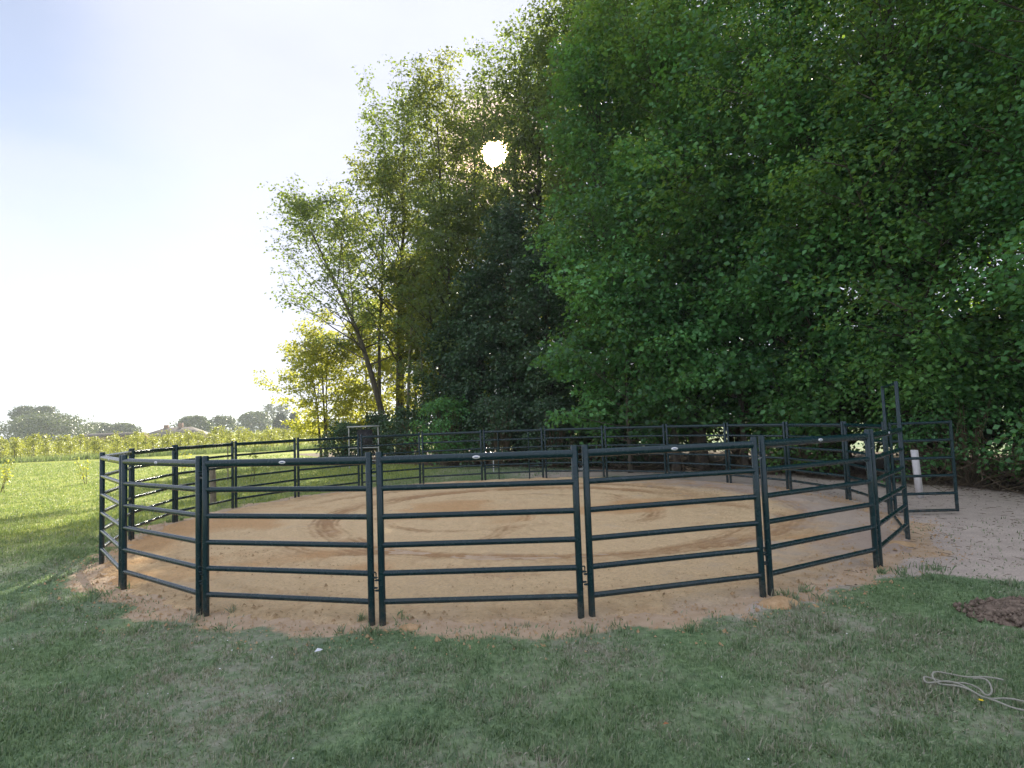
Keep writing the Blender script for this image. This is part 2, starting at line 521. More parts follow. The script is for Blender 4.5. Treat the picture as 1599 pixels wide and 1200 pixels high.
def soil_mask(x, y):
    """bare pale earth right of the ring and as a margin round it"""
    r, th = ring_polar(x, y)
    nn = fbm(x, y, .9, 4, 5) - .5
    m = (1 - sstep(.02, .55, r - sand_edge(th) + nn * .5)) * sstep(-.1, .7, np.cos(th + .35) + nn)
    # yard on the right: beyond the line from (3.6,7.0) to (7,6.4)
    line = (y - (6.9 + (x - 4.4) * -.22))
    yard = sstep(-.25, .45, line + nn * 1.3) * sstep(2.6, 4.2, x + nn) * (1 - sstep(20, 26, y))
    back = .75 * sstep(18.5, 21.0, y + nn * 2) * (1 - sstep(22, 25, y)) * sstep(-3, 2, x)
    m = np.maximum(m, np.maximum(yard, back))
    return np.clip(m, 0, 1)

HEDGE = np.array([[15.5, 5.0], [11.8, 12.0], [10.6, 15.0], [8.6, 18.8], [6.5, 21.0], [2.5, 24.0], [-2.5, 27.5], [-7.5, 32.0], [-11, 37.0]])
def beyond_hedge(x, y):
    """signed distance past the foot of the wood (positive inside the wood)"""
    best = np.full(np.shape(x), 1e9)
    sgn = np.zeros(np.shape(x))
    for a, b in zip(HEDGE[:-1], HEDGE[1:]):
        d = b - a
        t = np.clip(((x - a[0]) * d[0] + (y - a[1]) * d[1]) / (d @ d), 0, 1)
        qx, qy = a[0] + t * d[0], a[1] + t * d[1]
        dd = np.hypot(x - qx, y - qy)
        s = np.sign(-(d[0] * (y - a[1]) - d[1] * (x - a[0])))
        upd = dd < best
        best = np.where(upd, dd, best)
        sgn = np.where(upd, s, sgn)
    return best * sgn

def ground_z(x, y):
    z = .05 * (fbm(x, y, .35, 3, 3) - .5) + .022 * (fbm(x, y, 2.2, 3, 9) - .5)
    fade = sstep(-24, -21, x) * (1 - sstep(21, 24, x)) * sstep(-5, -3.5, y) * (1 - sstep(43, 46, y))
    r, th = ring_polar(x, y)
    fl = sstep(7.2, 9.5, r)
    return z * fade * (.25 + .75 * fl)

# ------------------------------------------------------------------ ground sheets
def grid(x0, x1, y0, y1, nx, ny):
    X, Y = np.meshgrid(np.linspace(x0, x1, nx), np.linspace(y0, y1, ny))
    i = np.arange(ny - 1)[:, None] * nx + np.arange(nx - 1)[None]
    Q = np.stack([i, i + 1, i + nx + 1, i + nx], -1).reshape(-1, 4)
    return X.ravel(), Y.ravel(), Q

mb = MB()
xs = np.concatenate([np.linspace(-900, -30, 10), np.linspace(-24.5, 24.5, 3), np.linspace(30, 900, 10)])
ysl = np.concatenate([np.linspace(-300, -8, 5), np.linspace(0, 46, 3), np.linspace(60, 1500, 14)])
X, Y = np.meshgrid(xs, ysl)
nx, ny = len(xs), len(ysl)
i = np.arange(ny - 1)[:, None] * nx + np.arange(nx - 1)[None]
mb.add(np.c_[X.ravel(), Y.ravel(), np.full(X.size, -.05)], np.stack([i, i + 1, i + nx + 1, i + nx], -1).reshape(-1, 4))
mb.build('pasture', MAT['pasture'], kind='structure')

mb = MB()
X, Y, Q = grid(-25, 25, -6, 47, 251, 266)
Z = ground_z(X, Y)
edge = (X < -24.9) | (X > 24.9) | (Y < -5.9) | (Y > 46.9)
Z[edge] = -.08
bh = beyond_hedge(X, Y)
rr, th = ring_polar(X, Y)
sm = soil_mask(X, Y)
lit = sstep(-1.2, .4, bh + 1.2 * (fbm(X, Y, .8, 3, 14) - .5)) * (1 - sstep(9, 14, bh))
near_sand = 1 - sstep(.0, .55, rr - sand_edge(th) + .5 * (fbm(X, Y, 2.0, 3, 24) - .5))
mb.add(np.c_[X, Y, Z], Q)
mb.build('lawn', MAT['turf'], smooth=True, kind='structure', vcol=np.c_[sm, lit, near_sand, np.ones(len(X))])

# sand arena: a polar sheet with raked arcs, wheel tracks and a ragged rim
nr, na = 150, 760
rad = np.linspace(.0, 8.0, nr) ** 1.0
an = np.linspace(0, 2 * math.pi, na, endpoint=False)
Rg, Ag = np.meshgrid(rad, an, indexing='ij')
X, Y = (RC[0] + Rg * np.cos(Ag)).ravel(), (RC[1] + Rg * np.sin(Ag)).ravel()
r, th = Rg.ravel(), Ag.ravel()
e = sand_edge(np.arctan2(np.sin(th), np.cos(th)))
n1 = fbm(X, Y, .45, 4, 31)
n2 = fbm(X, Y, 1.7, 4, 41)
n3 = fbm(X, Y, 7.0, 3, 51)
n4 = fbm(X, Y, 15.0, 2, 57)
z = .030 + .05 * (n1 - .5) * sstep(8, 5, r) + .040 * (n2 - .5) + .040 * (n3 - .5) + .030 * (n4 - .5) * sstep(3.0, 5.6, r)

tone = .70 + .7 * (n1 - .5) + .45 * (n2 - .5) + .5 * (n3 - .5) + .5 * (n4 - .5)
# smooth dry middle
mid = 1 - sstep(3.2, 5.6, np.hypot(X + .9, (Y - 12.6) * 1.05) + 1.6 * (n1 - .5))
tone += .34 * mid
# dry band inside the near left fence
band = np.exp(-((r - 5.9 + .4 * (n1 - .5)) / .38) ** 2) * sstep(-.2, .25, np.cos(th - R_(228)))
tone += .45 * band
# arcs left by the drag
for cx, cy, rr0, w, a0, a1, s in ((-.4, 12.6, 3.3, .16, -40, 200, -1), (.1, 12.9, 4.2, .22, 10, 330, -1), (-.7, 13.2, 2.3, .14, 60, 320, -1),
                                  (1.0, 13.4, 4.9, .2, 150, 420, -1), (-1.2, 12.2, 1.4, .12, 180, 420, -1), (.6, 12.3, 3.8, .12, 170, 350, -1),
                                  (-.2, 14.0, 2.9, .17, 0, 170, -1), (.2, 13.6, 3.6, .16, 20, 190, -1), (-.4, 13.2, 5.2, .15, 20, 165, -1), (.6, 12.6, 2.2, .2, -60, 70, -1), (-2.2, 11.2, 2.0, .16, 200, 370, -1), (3.4, 11.6, 1.6, .15, -90, 140, -1)):
    d = np.hypot(X - cx, Y - cy) + .35 * (n1 - .5)
    a = np.degrees(np.arctan2(Y - cy, X - cx)) % 360
    lo, hi = a0 % 360, a1 % 360
    span = (a1 - a0)
    t = ((a - lo) % 360) / span
    on = sstep(0, .12, t) * (1 - sstep(.85, 1, t))
    on = np.where(t > 1, 0, on)
    w = w * 1.25
    g = np.exp(-((d - rr0) / w) ** 2) * (.65 + .35 * np.sin((d - rr0) * 48)) * on * np.clip(.2 + 1.5 * (n2 - .2), 0, 1.2)
    tone -= 1.35 * g
    tone += .45 * np.exp(-((d - rr0 + 2.4 * w) / (1.3 * w)) ** 2) * on
    z -= .024 * g
    z += .016 * np.exp(-((d - rr0 - 1.6 * w) / (.6 * w)) ** 2) * on
# outer worked zone: fine concentric raking
rake = np.sin(r * 52 + 6 * n1) * sstep(4.6, 5.6, r + n1 - .5) * (1 - sstep(6.9, 7.2, r))
z += .006 * rake * (.4 + n2)
tone += .05 * rake
# tyre tread along the near margin
for rt, w in ((7.16, .16), (6.55, .15), (7.5, .13)):
    sec = sstep(.25, .6, -np.sin(th)) * (n1 > .30)
    on = sstep(w, w * .75, np.abs(r - rt + .1 * (n1 - .5))) * sec
    chev = np.sin((th * 7.2 + np.abs(r - rt) * .9) * 58)
    z += .010 * chev * on
    tone += .10 * chev * on
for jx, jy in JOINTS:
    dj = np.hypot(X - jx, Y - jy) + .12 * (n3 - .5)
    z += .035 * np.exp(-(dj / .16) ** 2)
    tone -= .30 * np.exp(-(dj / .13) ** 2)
lump = fbm(X, Y, 3.4, 3, 77)
z += .05 * np.clip(lump - .60, 0, 1) * 2 * sstep(5, 7, r)
orange = sstep(.56, .74, fbm(X, Y, .55, 3, 61) + .22 * sstep(-2, -6, X) - .06) * .75
dull = sstep(.15, 1.1, np.clip((X - 1.5) / 4.5, 0, 1) * sstep(4.2, 7.2, r) + .9 * (n2 - .5) + .5 * (n3 - .5))
dull = np.clip(dull, 0, .7)
dull = np.maximum(dull, sstep(-.05, .5, r - e + .35 + .5 * (n2 - .5)) * .45 * sstep(-.1, .6, np.cos(th + .5)))
fall = sstep(-.35, .35, r - e)
z = z * (1 - fall) + (-.07) * fall
mb = MB()
i = np.arange(nr - 1)[:, None] * na
j = np.arange(na)[None]
j2 = (j + 1) % na
Q = np.stack([i + j, i + na + j, i + na + j2, i + j2], -1).reshape(-1, 4)
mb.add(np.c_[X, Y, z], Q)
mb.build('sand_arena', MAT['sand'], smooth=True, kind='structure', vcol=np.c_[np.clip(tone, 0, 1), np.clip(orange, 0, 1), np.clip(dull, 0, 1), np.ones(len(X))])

# ------------------------------------------------------------------ ring fence
H_POST = 1.70
LEN = 2.065
GAP = .056
RAILS = (1.615, 1.335, 1.055, .775, .500, .225)

def post_mb(x, h=H_POST, r=.034, z0=-.06):
    m = MB()
    m.tube([[x, 0, z0], [x, 0, h * .5], [x, 0, h - .01], [x, 0, h]], [r, r, r, r * .82], 14, True)
    return m

def rail_mb(z, x0, x1, r, squash=(1, 1)):
    m = MB()
    m.tube([[x0, 0, z], [(x0 + x1) / 2, 0, z], [x1, 0, z]], r, 12, False, squash)
    return m

def smooth_by(me):
    me.polygons.foreach_set('use_smooth', np.ones(len(me.polygons), bool))
    return me

ST = MAT['steel']
post_me = [post_mb(GAP).build('post', ST, smooth=True, link=False), post_mb(LEN - GAP).build('post', ST, smooth=True, link=False)]
rail_me = [rail_mb(z, GAP + .02, LEN - GAP - .02, .037 if i == 0 else .0275, (.86, 1.12) if i == 0 else (.95, 1.05)).build('rail', ST, smooth=True, link=False) for i, z in enumerate(RAILS)]

def torus_mb(c, R, r, ax='z', k=10, m=6):
    a = np.linspace(0, 2 * math.pi, k + 1)
    if ax == 'z':
        P = np.c_[np.cos(a) * R, np.sin(a) * R, a * 0]
    else:
        P = np.c_[np.cos(a) * R, a * 0, np.sin(a) * R]
    t = MB(); t.tube(P + np.array(c), r, m, False)
    return t

def bracket_me(x0, x1, z):
    m = MB()
    m.box(((x0 + x1) / 2, 0, z), (abs(x1 - x0), .036, .012))
    xe = x1
    a = np.linspace(0, 2 * math.pi, 11)
    m.tube(np.c_[xe + np.cos(a) * .015, np.sin(a) * .015, 0 * a + z], .006, 6, False)
    return m.build('pin_bracket', ST, link=False)

br_me = [bracket_me(LEN - GAP + .03, LEN - .004, z) for z in (.46, .36, 1.53)]
br2_me = [bracket_me(GAP - .03, .004, z) for z in (.435, .335, 1.505)]
mpin = MB()
mpin.tube([[LEN, -.0, .255], [LEN, 0, .4], [LEN, 0, .505], [LEN - .006, -.012, .515], [LEN - .03, -.02, .515]], .0075, 8)
pin_me = mpin.build('drop_pin', ST, smooth=True, link=False)
mch = MB()
for q in range(4):
    tcx = LEN - .03 + .018 * q
    a = np.linspace(0, 2 * math.pi, 9)
    P = np.c_[tcx + np.cos(a) * .013, (np.sin(a) * .008 if q % 2 else 0 * a), 1.47 + (-.010 * math.sin(q / 3 * math.pi)) + (0 * a if q % 2 else np.sin(a) * .008)]
    mch.tube(P, .0028, 5, False)
chain_me = mch.build('chain', MAT['zinc'], link=False)
mp_ = MB()
a = np.arange(18) * 2 * math.pi / 18
fr = np.c_[LEN / 2 + np.cos(a) * .040, np.full(18, -.0345), RAILS[0] + np.sin(a) * .017]
bk = fr + np.array([0, .008, 0])
mp_.add(np.vstack([fr, bk, [[LEN / 2, -.0365, RAILS[0]]]]), [[q, (q + 1) % 18, 18 + (q + 1) % 18, 18 + q] for q in range(18)][::1],
        [[36, (q + 1) % 18, q] for q in range(18)])
plate_me = mp_.build('badge', MAT['white'], link=False)
mp_ = MB(); mp_.box((LEN / 2, -.0368, RAILS[0]), (.036, .0016, .007))
print_me = mp_.build('emblem', MAT['blue'], link=False)

PANEL_LABELS = {
 0: 'green six-rail panel at far left of ring, seen nearly edge on with shiny rails',
 1: 'green six-rail panel on near left side of ring, right of the leftmost post pair',
 2: 'wide green six-rail panel of near row, left of the centre front panel',
 3: 'green six-rail panel at the centre of the near row, square to the view',
 4: 'green six-rail panel of near row, directly right of the centre front panel',
 5: 'near right green panel sloping away, with small orange sand heap at its left foot',
 6: 'short-looking green panel at right of ring, edge on beside the open tall gate',
 8: 'green panel on far right of ring, just behind the open tall gate',
 9: 'green panel with bright top rail, second behind the open tall gate',
 10: 'green panel on right back of ring, third behind the open tall gate',
 11: 'green back panel before the thick grey tree trunks, fourth from the tall gate',
 12: 'green back panel before low twiggy branches, fifth from the tall gate',
 13: 'green back panel just right of the panel with the narrow inner posts',
 14: 'green back panel with two extra inner posts making narrow side bays',
 15: 'green back panel just left of the panel with the narrow inner posts',
 16: 'green back panel right of the pale metal frame, in front of the tree trunk',
 17: 'green back panel in front of the pale metal frame and dark bush',
 18: 'green back panel on left, against bright lawn just left of the dark bush',
 19: 'green panel on left back of ring, third from the leftmost corner post',
 20: 'green panel on left of ring in front of grey wooden post, second from the corner',
 21: 'green panel at far left back of ring, running back from the leftmost corner post'}

def copy_part(me, name, parent):
    o = bpy.data.objects.new(name, me)
    COL.objects.link(o)
    o.parent = parent
    return o

for i in range(22):
    if i == 7:
        continue
    a, b = JOINTS[i], JOINTS[(i + 1) % 22]
    d = b - a
    rz = math.atan2(d[1], d[0])
    zz = float(ground_z(np.array([a[0]]), np.array([a[1]]))[0])
    t = thing('fence_panel', (a[0], a[1], .0), rz, PANEL_LABELS[i], 'fence panel', 'green steel panels of the round pen')
    t.scale = (float(np.linalg.norm(d)) / LEN, 1, 1)
    for me in post_me:
        copy_part(me, 'post', t)
    for me in rail_me:
        copy_part(me, 'rail', t)
    for me in br_me + br2_me:
        copy_part(me, 'pin_bracket', t)
    copy_part(pin_me, 'drop_pin', t)
    copy_part(chain_me, 'chain', t)
    pl = copy_part(plate_me, 'badge', t)
    copy_part(print_me, 'emblem', pl)
    if i == 14:
        for xx in (.52, LEN - .52):
            m = MB(); m.tube([[xx, .062, -.05], [xx, .062, 1.6]], .024, 10)
            m.build('inner_post', ST, t, smooth=True)
        for x0, x1 in ((GAP, .52), (LEN - .52, LEN - GAP)):
            for zz_ in (.42, .92):
                m = MB(); m.tube([[x0, .062, zz_], [x1, .062, zz_]], .018, 8)
                m.build('short_rail', ST, t, smooth=True)

# tall walk-through gate with its leaf swung open
a, b = JOINTS[7], JOINTS[8]
d = b - a
gl_ = float(np.linalg.norm(d))
rz = math.atan2(d[1], d[0])
gate = thing('walk_through_gate', (a[0], a[1], 0), rz, 'tall green walk-through gate at right of ring with its leaf swung open', 'gate')
x0, x1, HT = .10, gl_ - .10, 2.36
for x in (x0, x1):
    post_mb(x, HT, .029).build('gate_post', ST, gate, smooth=True)
m = MB(); m.tube([[x0, 0, HT - .03], [x1, 0, HT - .03]], .024, 12); m.build('top_bar', ST, gate, smooth=True)
m = MB(); m.tube([[x0, 0, .055], [x1, 0, .055]], .024, 12); m.build('threshold_bar', ST, gate, smooth=True)
lf = np.array([8.16, 10.98]) - JOINTS[8]
ang = math.atan2(lf[1], lf[0]) - rz
leaf = bpy.data.objects.new('gate_leaf', None)
COL.objects.link(leaf)
leaf.parent = gate
leaf.location = (x1, .0, 0)
leaf.rotation_euler = (0, 0, ang)
LW = 1.16
for x in (.075, LW):
    m = MB(); m.tube([[x, 0, .05], [x, 0, 1.69]], .030, 12); m.build('stile', ST, leaf, smooth=True)
for zq in (1.66, 1.34, 1.02, .70, .38, .075):
    m = MB(); m.tube([[.075, 0, zq], [LW, 0, zq]], .026, 12, False); m.build('rail', ST, leaf, smooth=True)
for zq in (.3, 1.45):
    m = MB(); m.box((.037, 0, zq), (.06, .03, .05)); m.build('hinge', ST, leaf)

# ------------------------------------------------------------------ foliage tools
def leaf_cloud(mb, C, O, Rr, n, size, rng, droop=.32, flat=.17, upw=.55, stretch=1.12, sungap=True, tint0=None):
    C, O, Rr = np.asarray(C, float), np.asarray(O, float), np.asarray(Rr, float)
    S = len(C)
    O = O.copy(); O[:, 2] = 0
    O /= np.linalg.norm(O, axis=1)[:, None] + 1e-9
    Lt = np.c_[-O[:, 1], O[:, 0], np.zeros(S)]
    u = np.sqrt(rng.random((S, n))) * (.85 + .3 * rng.random((S, n)))
    ph = rng.random((S, n)) * 2 * math.pi
    r = u * Rr[:, None]
    a, b = r * np.cos(ph) * stretch, r * np.sin(ph) * .88
    slope = rng.normal(-.10, .22, (S, 1))
    z = -droop * r * r / Rr[:, None] + rng.normal(0, 1, (S, n)) * flat * Rr[:, None] + slope * a
    P = C[:, None] + a[..., None] * O[:, None] + b[..., None] * Lt[:, None]
    P[..., 2] += z
    tint = (0 if tint0 is None else np.asarray(tint0)[:, None]) + rng.normal(.5, .20, (S, 1)) + rng.normal(0, .15, (S, n))
    P = P.reshape(-1, 3); tint = tint.ravel()
    M = len(P)
    D = (np.cos(ph)[..., None] * O[:, None] + np.sin(ph)[..., None] * Lt[:, None]).reshape(-1, 3)
    D = D + rng.normal(0, .5, (M, 3)) + np.array([0, 0, -.35])
    D /= np.linalg.norm(D, axis=1)[:, None]
    Nn = np.repeat(O, n, 0) * .3 + np.array([0, 0, upw]) + rng.normal(0, .42, (M, 3))
    Sd = np.cross(Nn, D); Sd /= np.linalg.norm(Sd, axis=1)[:, None] + 1e-9
    Nn = np.cross(D, Sd)
    sz = size * (.65 + .7 * rng.random(M))
    if sungap:
        v = P - CAM
        dist = np.linalg.norm(v, axis=1)
        cosang = (v @ SUN) / dist
        angd = np.degrees(np.arccos(np.clip(cosang, -1, 1)))
        keep = angd > (1.0 + .22 * rng.random(M))
        P, D, Nn, Sd, sz, tint = P[keep], D[keep], Nn[keep], Sd[keep], sz[keep], tint[keep]
        M = len(P)
    s = sz[:, None]
    V = np.stack([P, P + D * s * .46 + Sd * s * .40 + Nn * s * .10, P + D * s - Nn * s * .06, P + D * s * .46 - Sd * s * .40 + Nn * s * .10], 1)
    i = np.arange(M)[:, None] * 4
    T = np.concatenate([np.c_[i, i + 1, i + 2][:, None], np.c_[i, i + 2, i + 3][:, None]], 1).reshape(-1, 3)
    mb.add(V.reshape(-1, 3), None, T, np.repeat(tint, 2))

def bez(p0, d, L_, up_, n, rng, wob=.04):
    t = np.linspace(0, 1, n)
    P = p0 + d * (L_ * t)[:, None]
    P[:, 2] += up_ * L_ * t * t
    w = np.cumsum(rng.normal(0, wob * L_ / n, (n, 3)), 0)
    return P + w

def tree(name, label, base, height, R, cb, leafm, barkm, seed, nlimb=40, nsec=5, elev=(15, 55), nleaf=40, size=.15, spray=.7,
         lean=(0, 0), r0=.2, prof=None, droop=.32, stems=1, stem_spread=.0, cat='tree', group=None, upcurve=.15, upw=.55, bare=0.0, inner=.22, lvar=(.68, 1.18),
         face=None, crown_name='crown', flat=.17, secl=.38):
    rng = np.random.default_rng(seed)
    base = np.array([base[0], base[1], -.05])
    wood, crown = MB(), MB()
    C, O, RR, TI = [], [], [], []
    prof = prof or (lambda u: (.62 + .38 * math.sin(math.pi * min(1, u * .9 + .15))) * (1 - .55 * max(0, u - .6) / .4))
    for s in range(stems):
        a0 = rng.random() * 6.28
        b0 = base + np.array([math.cos(a0), math.sin(a0), 0]) * stem_spread * (s > 0)
        t = np.linspace(0, 1, 12)
        hh = height * (1 if s == 0 else rng.uniform(.75, .98))
        ln = np.array(lean) + (np.array([math.cos(a0), math.sin(a0)]) * stem_spread * 2.2 if s else 0)
        P = np.c_[b0[0] + ln[0] * t ** 1.4, b0[1] + ln[1] * t ** 1.4, b0[2] + hh * t]
        P[:, :2] += np.cumsum(rng.normal(0, .012 * height / 3, (12, 2)), 0) * t[:, None]
        rr = r0 * (1 if s == 0 else .8) * (1 - t) ** .85 + .012
        rr[0] *= 1.35
        wood.tube(P, rr, 9, False)
        nl = nlimb if stems == 1 else int(nlimb / stems)
        for q in range(nl):
            u = (q + rng.random()) / nl
            tt = cb + (1 - cb) * u ** .92
            f = tt * 11
            i0 = min(10, int(f))
            p0 = P[i0] * (1 - (f - i0)) + P[i0 + 1] * (f - i0)
            az = q * 2.39996 + rng.normal(0, .35)
            if face is not None and rng.random() < face[1]:
                az = face[0] + rng.normal(0, .8)
            el = R_(elev[0] + (elev[1] - elev[0]) * u + rng.normal(0, 8))
            d = np.array([math.cos(az) * math.cos(el), math.sin(az) * math.cos(el), math.sin(el)])
            Lr = R * prof(u) * rng.uniform(*lvar)
            br = bez(p0, d, Lr, upcurve, 6, rng)
            rad0 = max(.012, min(.4 * np.interp(tt, t, rr), .03 * Lr + .008))
            wood.tube(br, np.linspace(rad0, .007, 6), 5, False)
            lt = rng.normal(0, .22)
            C.append(br[-1]); O.append(d); RR.append(spray * rng.uniform(.7, 1.2)); TI.append(lt)
            for w in range(nsec):
                sp_ = bare + (1 - bare) * (w + rng.random()) / nsec
                sp_ = inner + (.98 - inner) * sp_
                f2 = sp_ * 5
                j0 = min(4, int(f2))
                p1 = br[j0] * (1 - (f2 - j0)) + br[j0 + 1] * (f2 - j0)
                sg = 1 if w % 2 else -1
                az2 = az + sg * rng.uniform(.5, 1.25)
                el2 = el * .7 + rng.normal(0, .25)
                d2 = np.array([math.cos(az2) * math.cos(el2), math.sin(az2) * math.cos(el2), math.sin(el2)])
                L2 = Lr * secl * (1.15 - .5 * sp_) * rng.uniform(.6, 1.2)
                b2 = bez(p1, d2, L2, upcurve * .6, 4, rng)
                wood.tube(b2, np.linspace(rad0 * .42, .005, 4), 3, False)
                C.append(b2[-1]); O.append(d2); RR.append(spray * rng.uniform(.6, 1.1)); TI.append(lt)
                if L2 > spray * .9:
                    C.append(b2[1] * .5 + b2[2] * .5); O.append(d2); RR.append(spray * rng.uniform(.5, .9)); TI.append(lt)
    root = thing(name, base, 0, label, cat, group)
    C, O, RR, TI = np.array(C), np.array(O), np.array(RR), np.array(TI)
    ok = C[:, 2] > .85
    C, O, RR, TI = C[ok], O[ok], RR[ok], TI[ok]
    leaf_cloud(crown, C, np.array(O), np.array(RR), nleaf, size, rng, droop, flat, upw, tint0=TI)
    for m_ in (wood, crown):
        m_.V = [v - base for v in m_.V]
    wood.build('trunk', barkm, root, smooth=True)
    crown.build(crown_name, leafm, root, attr=True, kind='stuff')
    return root

columnar = lambda u: .45 + .55 * math.sin(math.pi * (u * .8 + .12))
wall = lambda u: (.80 + .25 * math.sin(math.pi * u)) * (1 - .45 * max(0, u - .75) / .25)

GW = 'trees of the wood behind the pen'
# --- dense maples on the right, leaves down to the ground
MP = [
 ((15.6, 7.5), 13, 4.6, 'dense maple at the right edge of the view, nearest to the camera', 101, 'maple'),
 ((13.6, 12.8), 14, 4.6, 'dense dark green maple behind the white post and brush, right edge', 102, 'maple'),
 ((11.6, 17.0), 16, 4.4, 'dense maple directly behind the open tall gate leaf', 103, 'maple2'),
 ((9.4, 20.6), 18, 4.2, 'dense maple above the right back corner of the pen', 104, 'maple'),
 ((14.0, 19.6), 12, 4.0, 'shorter maple filling the gap right of the tall gate posts', 109, 'maple2'),
 ((10.6, 19.4), 10, 3.6, 'shorter maple filling the gap left of the tall gate posts', 110, 'maple'),
 ((6.9, 22.6), 17, 4.1, 'dense maple with thick grey trunk visible through the back fence', 105, 'maple2'),
 ((4.3, 24.6), 17, 3.2, 'dense maple behind the back fence, left of the thick grey trunk', 106, 'maple'),
]
for (b, h, R, lab, sd, mt) in MP:
    near = sd in (101, 102, 103)
    to_cam = math.atan2(-b[1], -b[0])
    tree('maple_tree', lab, b, h, R, .07, MAT[mt], MAT['bark'], sd, nlimb=58, nsec=5, elev=(16, 66), nleaf=115 if near else (84 if sd > 106 else 66), size=.120 if near else .165,
         spray=.90, r0=.24, prof=wall, droop=.24, flat=.27, group=GW, upcurve=.16, face=(to_cam, .50), upw=.62, inner=.40, secl=.46, lvar=(.55, 1.28))
# --- dark ivy-clad columns under the sun
for (b, h, R, lab, sd) in (((1.7, 26.4), 9.0, 2.1, 'dark ivy-clad tree behind the middle of the back fence', 121),
                           ((.1, 27.8), 11.5, 1.7, 'narrow dark ivy-clad tree just under the sun', 122),
                           ((-1.5, 28.8), 8.5, 1.8, 'dark ivy-clad tree left of the one under the sun', 123),
                           ((-2.9, 30.0), 6.5, 1.7, 'low dark ivy-clad tree right of the young yellow-green trees', 124)):
    tree('ivy_tree', lab, b, h, R, .06, MAT['ivy'], MAT['bark_dark'], sd, nlimb=52, nsec=5, elev=(10, 62), nleaf=42, size=.15, spray=.55,
         r0=.15, prof=columnar, flat=.24, group=GW, lvar=(.6, 1.2))
# --- tall trees over the middle
tree('alder_tree', 'very tall dark tree over the centre right, its top out of view', (4.3, 29.5), 26, 4.5, .20, MAT['alder'], MAT['bark_dark'], 201,
     nlimb=62, nsec=6, elev=(20, 60), nleaf=40, size=.17, spray=.8, r0=.30, group=GW, upcurve=.12)
tree('alder_tree', 'tall tree just right of the sun with crown cut by top of view', (5.6, 31.0), 26, 5.0, .22, MAT['maple2'], MAT['bark_dark'], 202,
     nlimb=58, nsec=6, elev=(20, 60), nleaf=36, size=.17, spray=.8, r0=.28, group=GW)
tree('alder_tree', 'tall airy tree with sky glints between the sun and the very tall dark tree', (1.9, 31.5), 21.5, 3.9, .26, MAT['alder'], MAT['bark_dark'], 211,
     nlimb=50, nsec=6, elev=(28, 66), nleaf=24, size=.17, spray=.66, r0=.24, prof=columnar, group=GW)
tree('alder_tree', 'dark tall tree whose crown the sun shines through', (.45, 33.0), 20.6, 4.3, .18, MAT['alder'], MAT['bark_dark'], 203,
     nlimb=52, nsec=6, elev=(28, 66), nleaf=25, size=.17, spray=.72, r0=.26, prof=columnar, group=GW)
tree('poplar_tree', 'tall pale green poplar left of the sun, highest on the left skyline', (-4.0, 35.0), 21.4, 4.5, .16, MAT['poplar'], MAT['bark'], 204,
     nlimb=50, nsec=6, elev=(34, 68), nleaf=22, size=.17, spray=.68, r0=.25, prof=columnar, group=GW)
tree('poplar_tree', 'tall olive poplar with the sun just right of its crown', (-1.9, 36.0), 21.2, 4.0, .18, MAT['alder'], MAT['bark_dark'], 212,
     nlimb=50, nsec=6, elev=(32, 66), nleaf=20, size=.17, spray=.66, r0=.22, prof=columnar, group=GW)
tree('poplar_tree', 'tall loose poplar at the left shoulder of the wood', (-7.0, 36.5), 20.6, 5.4, .24, MAT['alder'], MAT['bark'], 205,
     nlimb=54, nsec=6, elev=(30, 66), nleaf=20, size=.17, spray=.66, r0=.22, prof=columnar, group=GW)
tree('alder_tree', 'dark dense tree low in front of the poplars, left of centre', (-3.2, 30.8), 13.0, 2.9, .10, MAT['alder'], MAT['bark_dark'], 206,
     nlimb=44, nsec=6, elev=(15, 55), nleaf=26, size=.16, spray=.62, r0=.18, prof=columnar, group=GW)
# --- leaning feathery tree on the left
tree('ash_tree', 'feathery tree leaning left over the lawn with open sky inside its crown', (-7.3, 35.4), 14.4, 4.9, .38, MAT['alder'], MAT['bark'], 207,
     nlimb=36, nsec=8, elev=(20, 62), nleaf=16, size=.16, spray=.64, lean=(-4.6, -.5), r0=.21, group=GW, bare=.45, upcurve=.10, secl=.42)
tree('ash_tree', 'slender upright tree with bare lower stem beside the leaning one', (-8.2, 36.6), 17.4, 4.0, .50, MAT['poplar'], MAT['bark'], 208,
     nlimb=34, nsec=6, elev=(30, 70), nleaf=22, size=.16, spray=.6, lean=(.6, 0), r0=.12, group=GW, bare=.35)
# --- young yellow-green trees low on the left
YG = 'young yellow-green trees at the left end of the wood'
tree('young_tree', 'young yellow-green tree at the far left end of the wood', (-12.6, 40.0), 8.6, 3.4, .10, MAT['young'], MAT['bark'], 301,
     nlimb=44, nsec=6, elev=(15, 60), nleaf=32, size=.16, spray=.55, r0=.09, stems=3, stem_spread=.35, group=YG)
tree('young_tree', 'young yellow-green tree with several stems behind the pale metal frame', (-10.2, 41.5), 10.0, 3.2, .10, MAT['young'], MAT['bark'], 302,
     nlimb=44, nsec=6, elev=(15, 60), nleaf=34, size=.16, spray=.55, r0=.09, stems=3, stem_spread=.4, group=YG)
tree('young_tree', 'tall thin yellow-green tree just right of the leaning trunk', (-6.9, 37.6), 12.0, 2.8, .14, MAT['young'], MAT['bark_pale'], 303,
     nlimb=40, nsec=6, elev=(30, 70), nleaf=34, size=.15, spray=.5, r0=.10, stems=2, stem_spread=.5, group=YG)
tree('young_tree', 'thin yellow-green tree among bare stems, left of the dark trees', (-4.9, 37.4), 12.5, 2.6, .16, MAT['young'], MAT['bark_pale'], 304,
     nlimb=40, nsec=6, elev=(30, 70), nleaf=34, size=.16, spray=.5, r0=.10, stems=2, stem_spread=.5, group=YG)
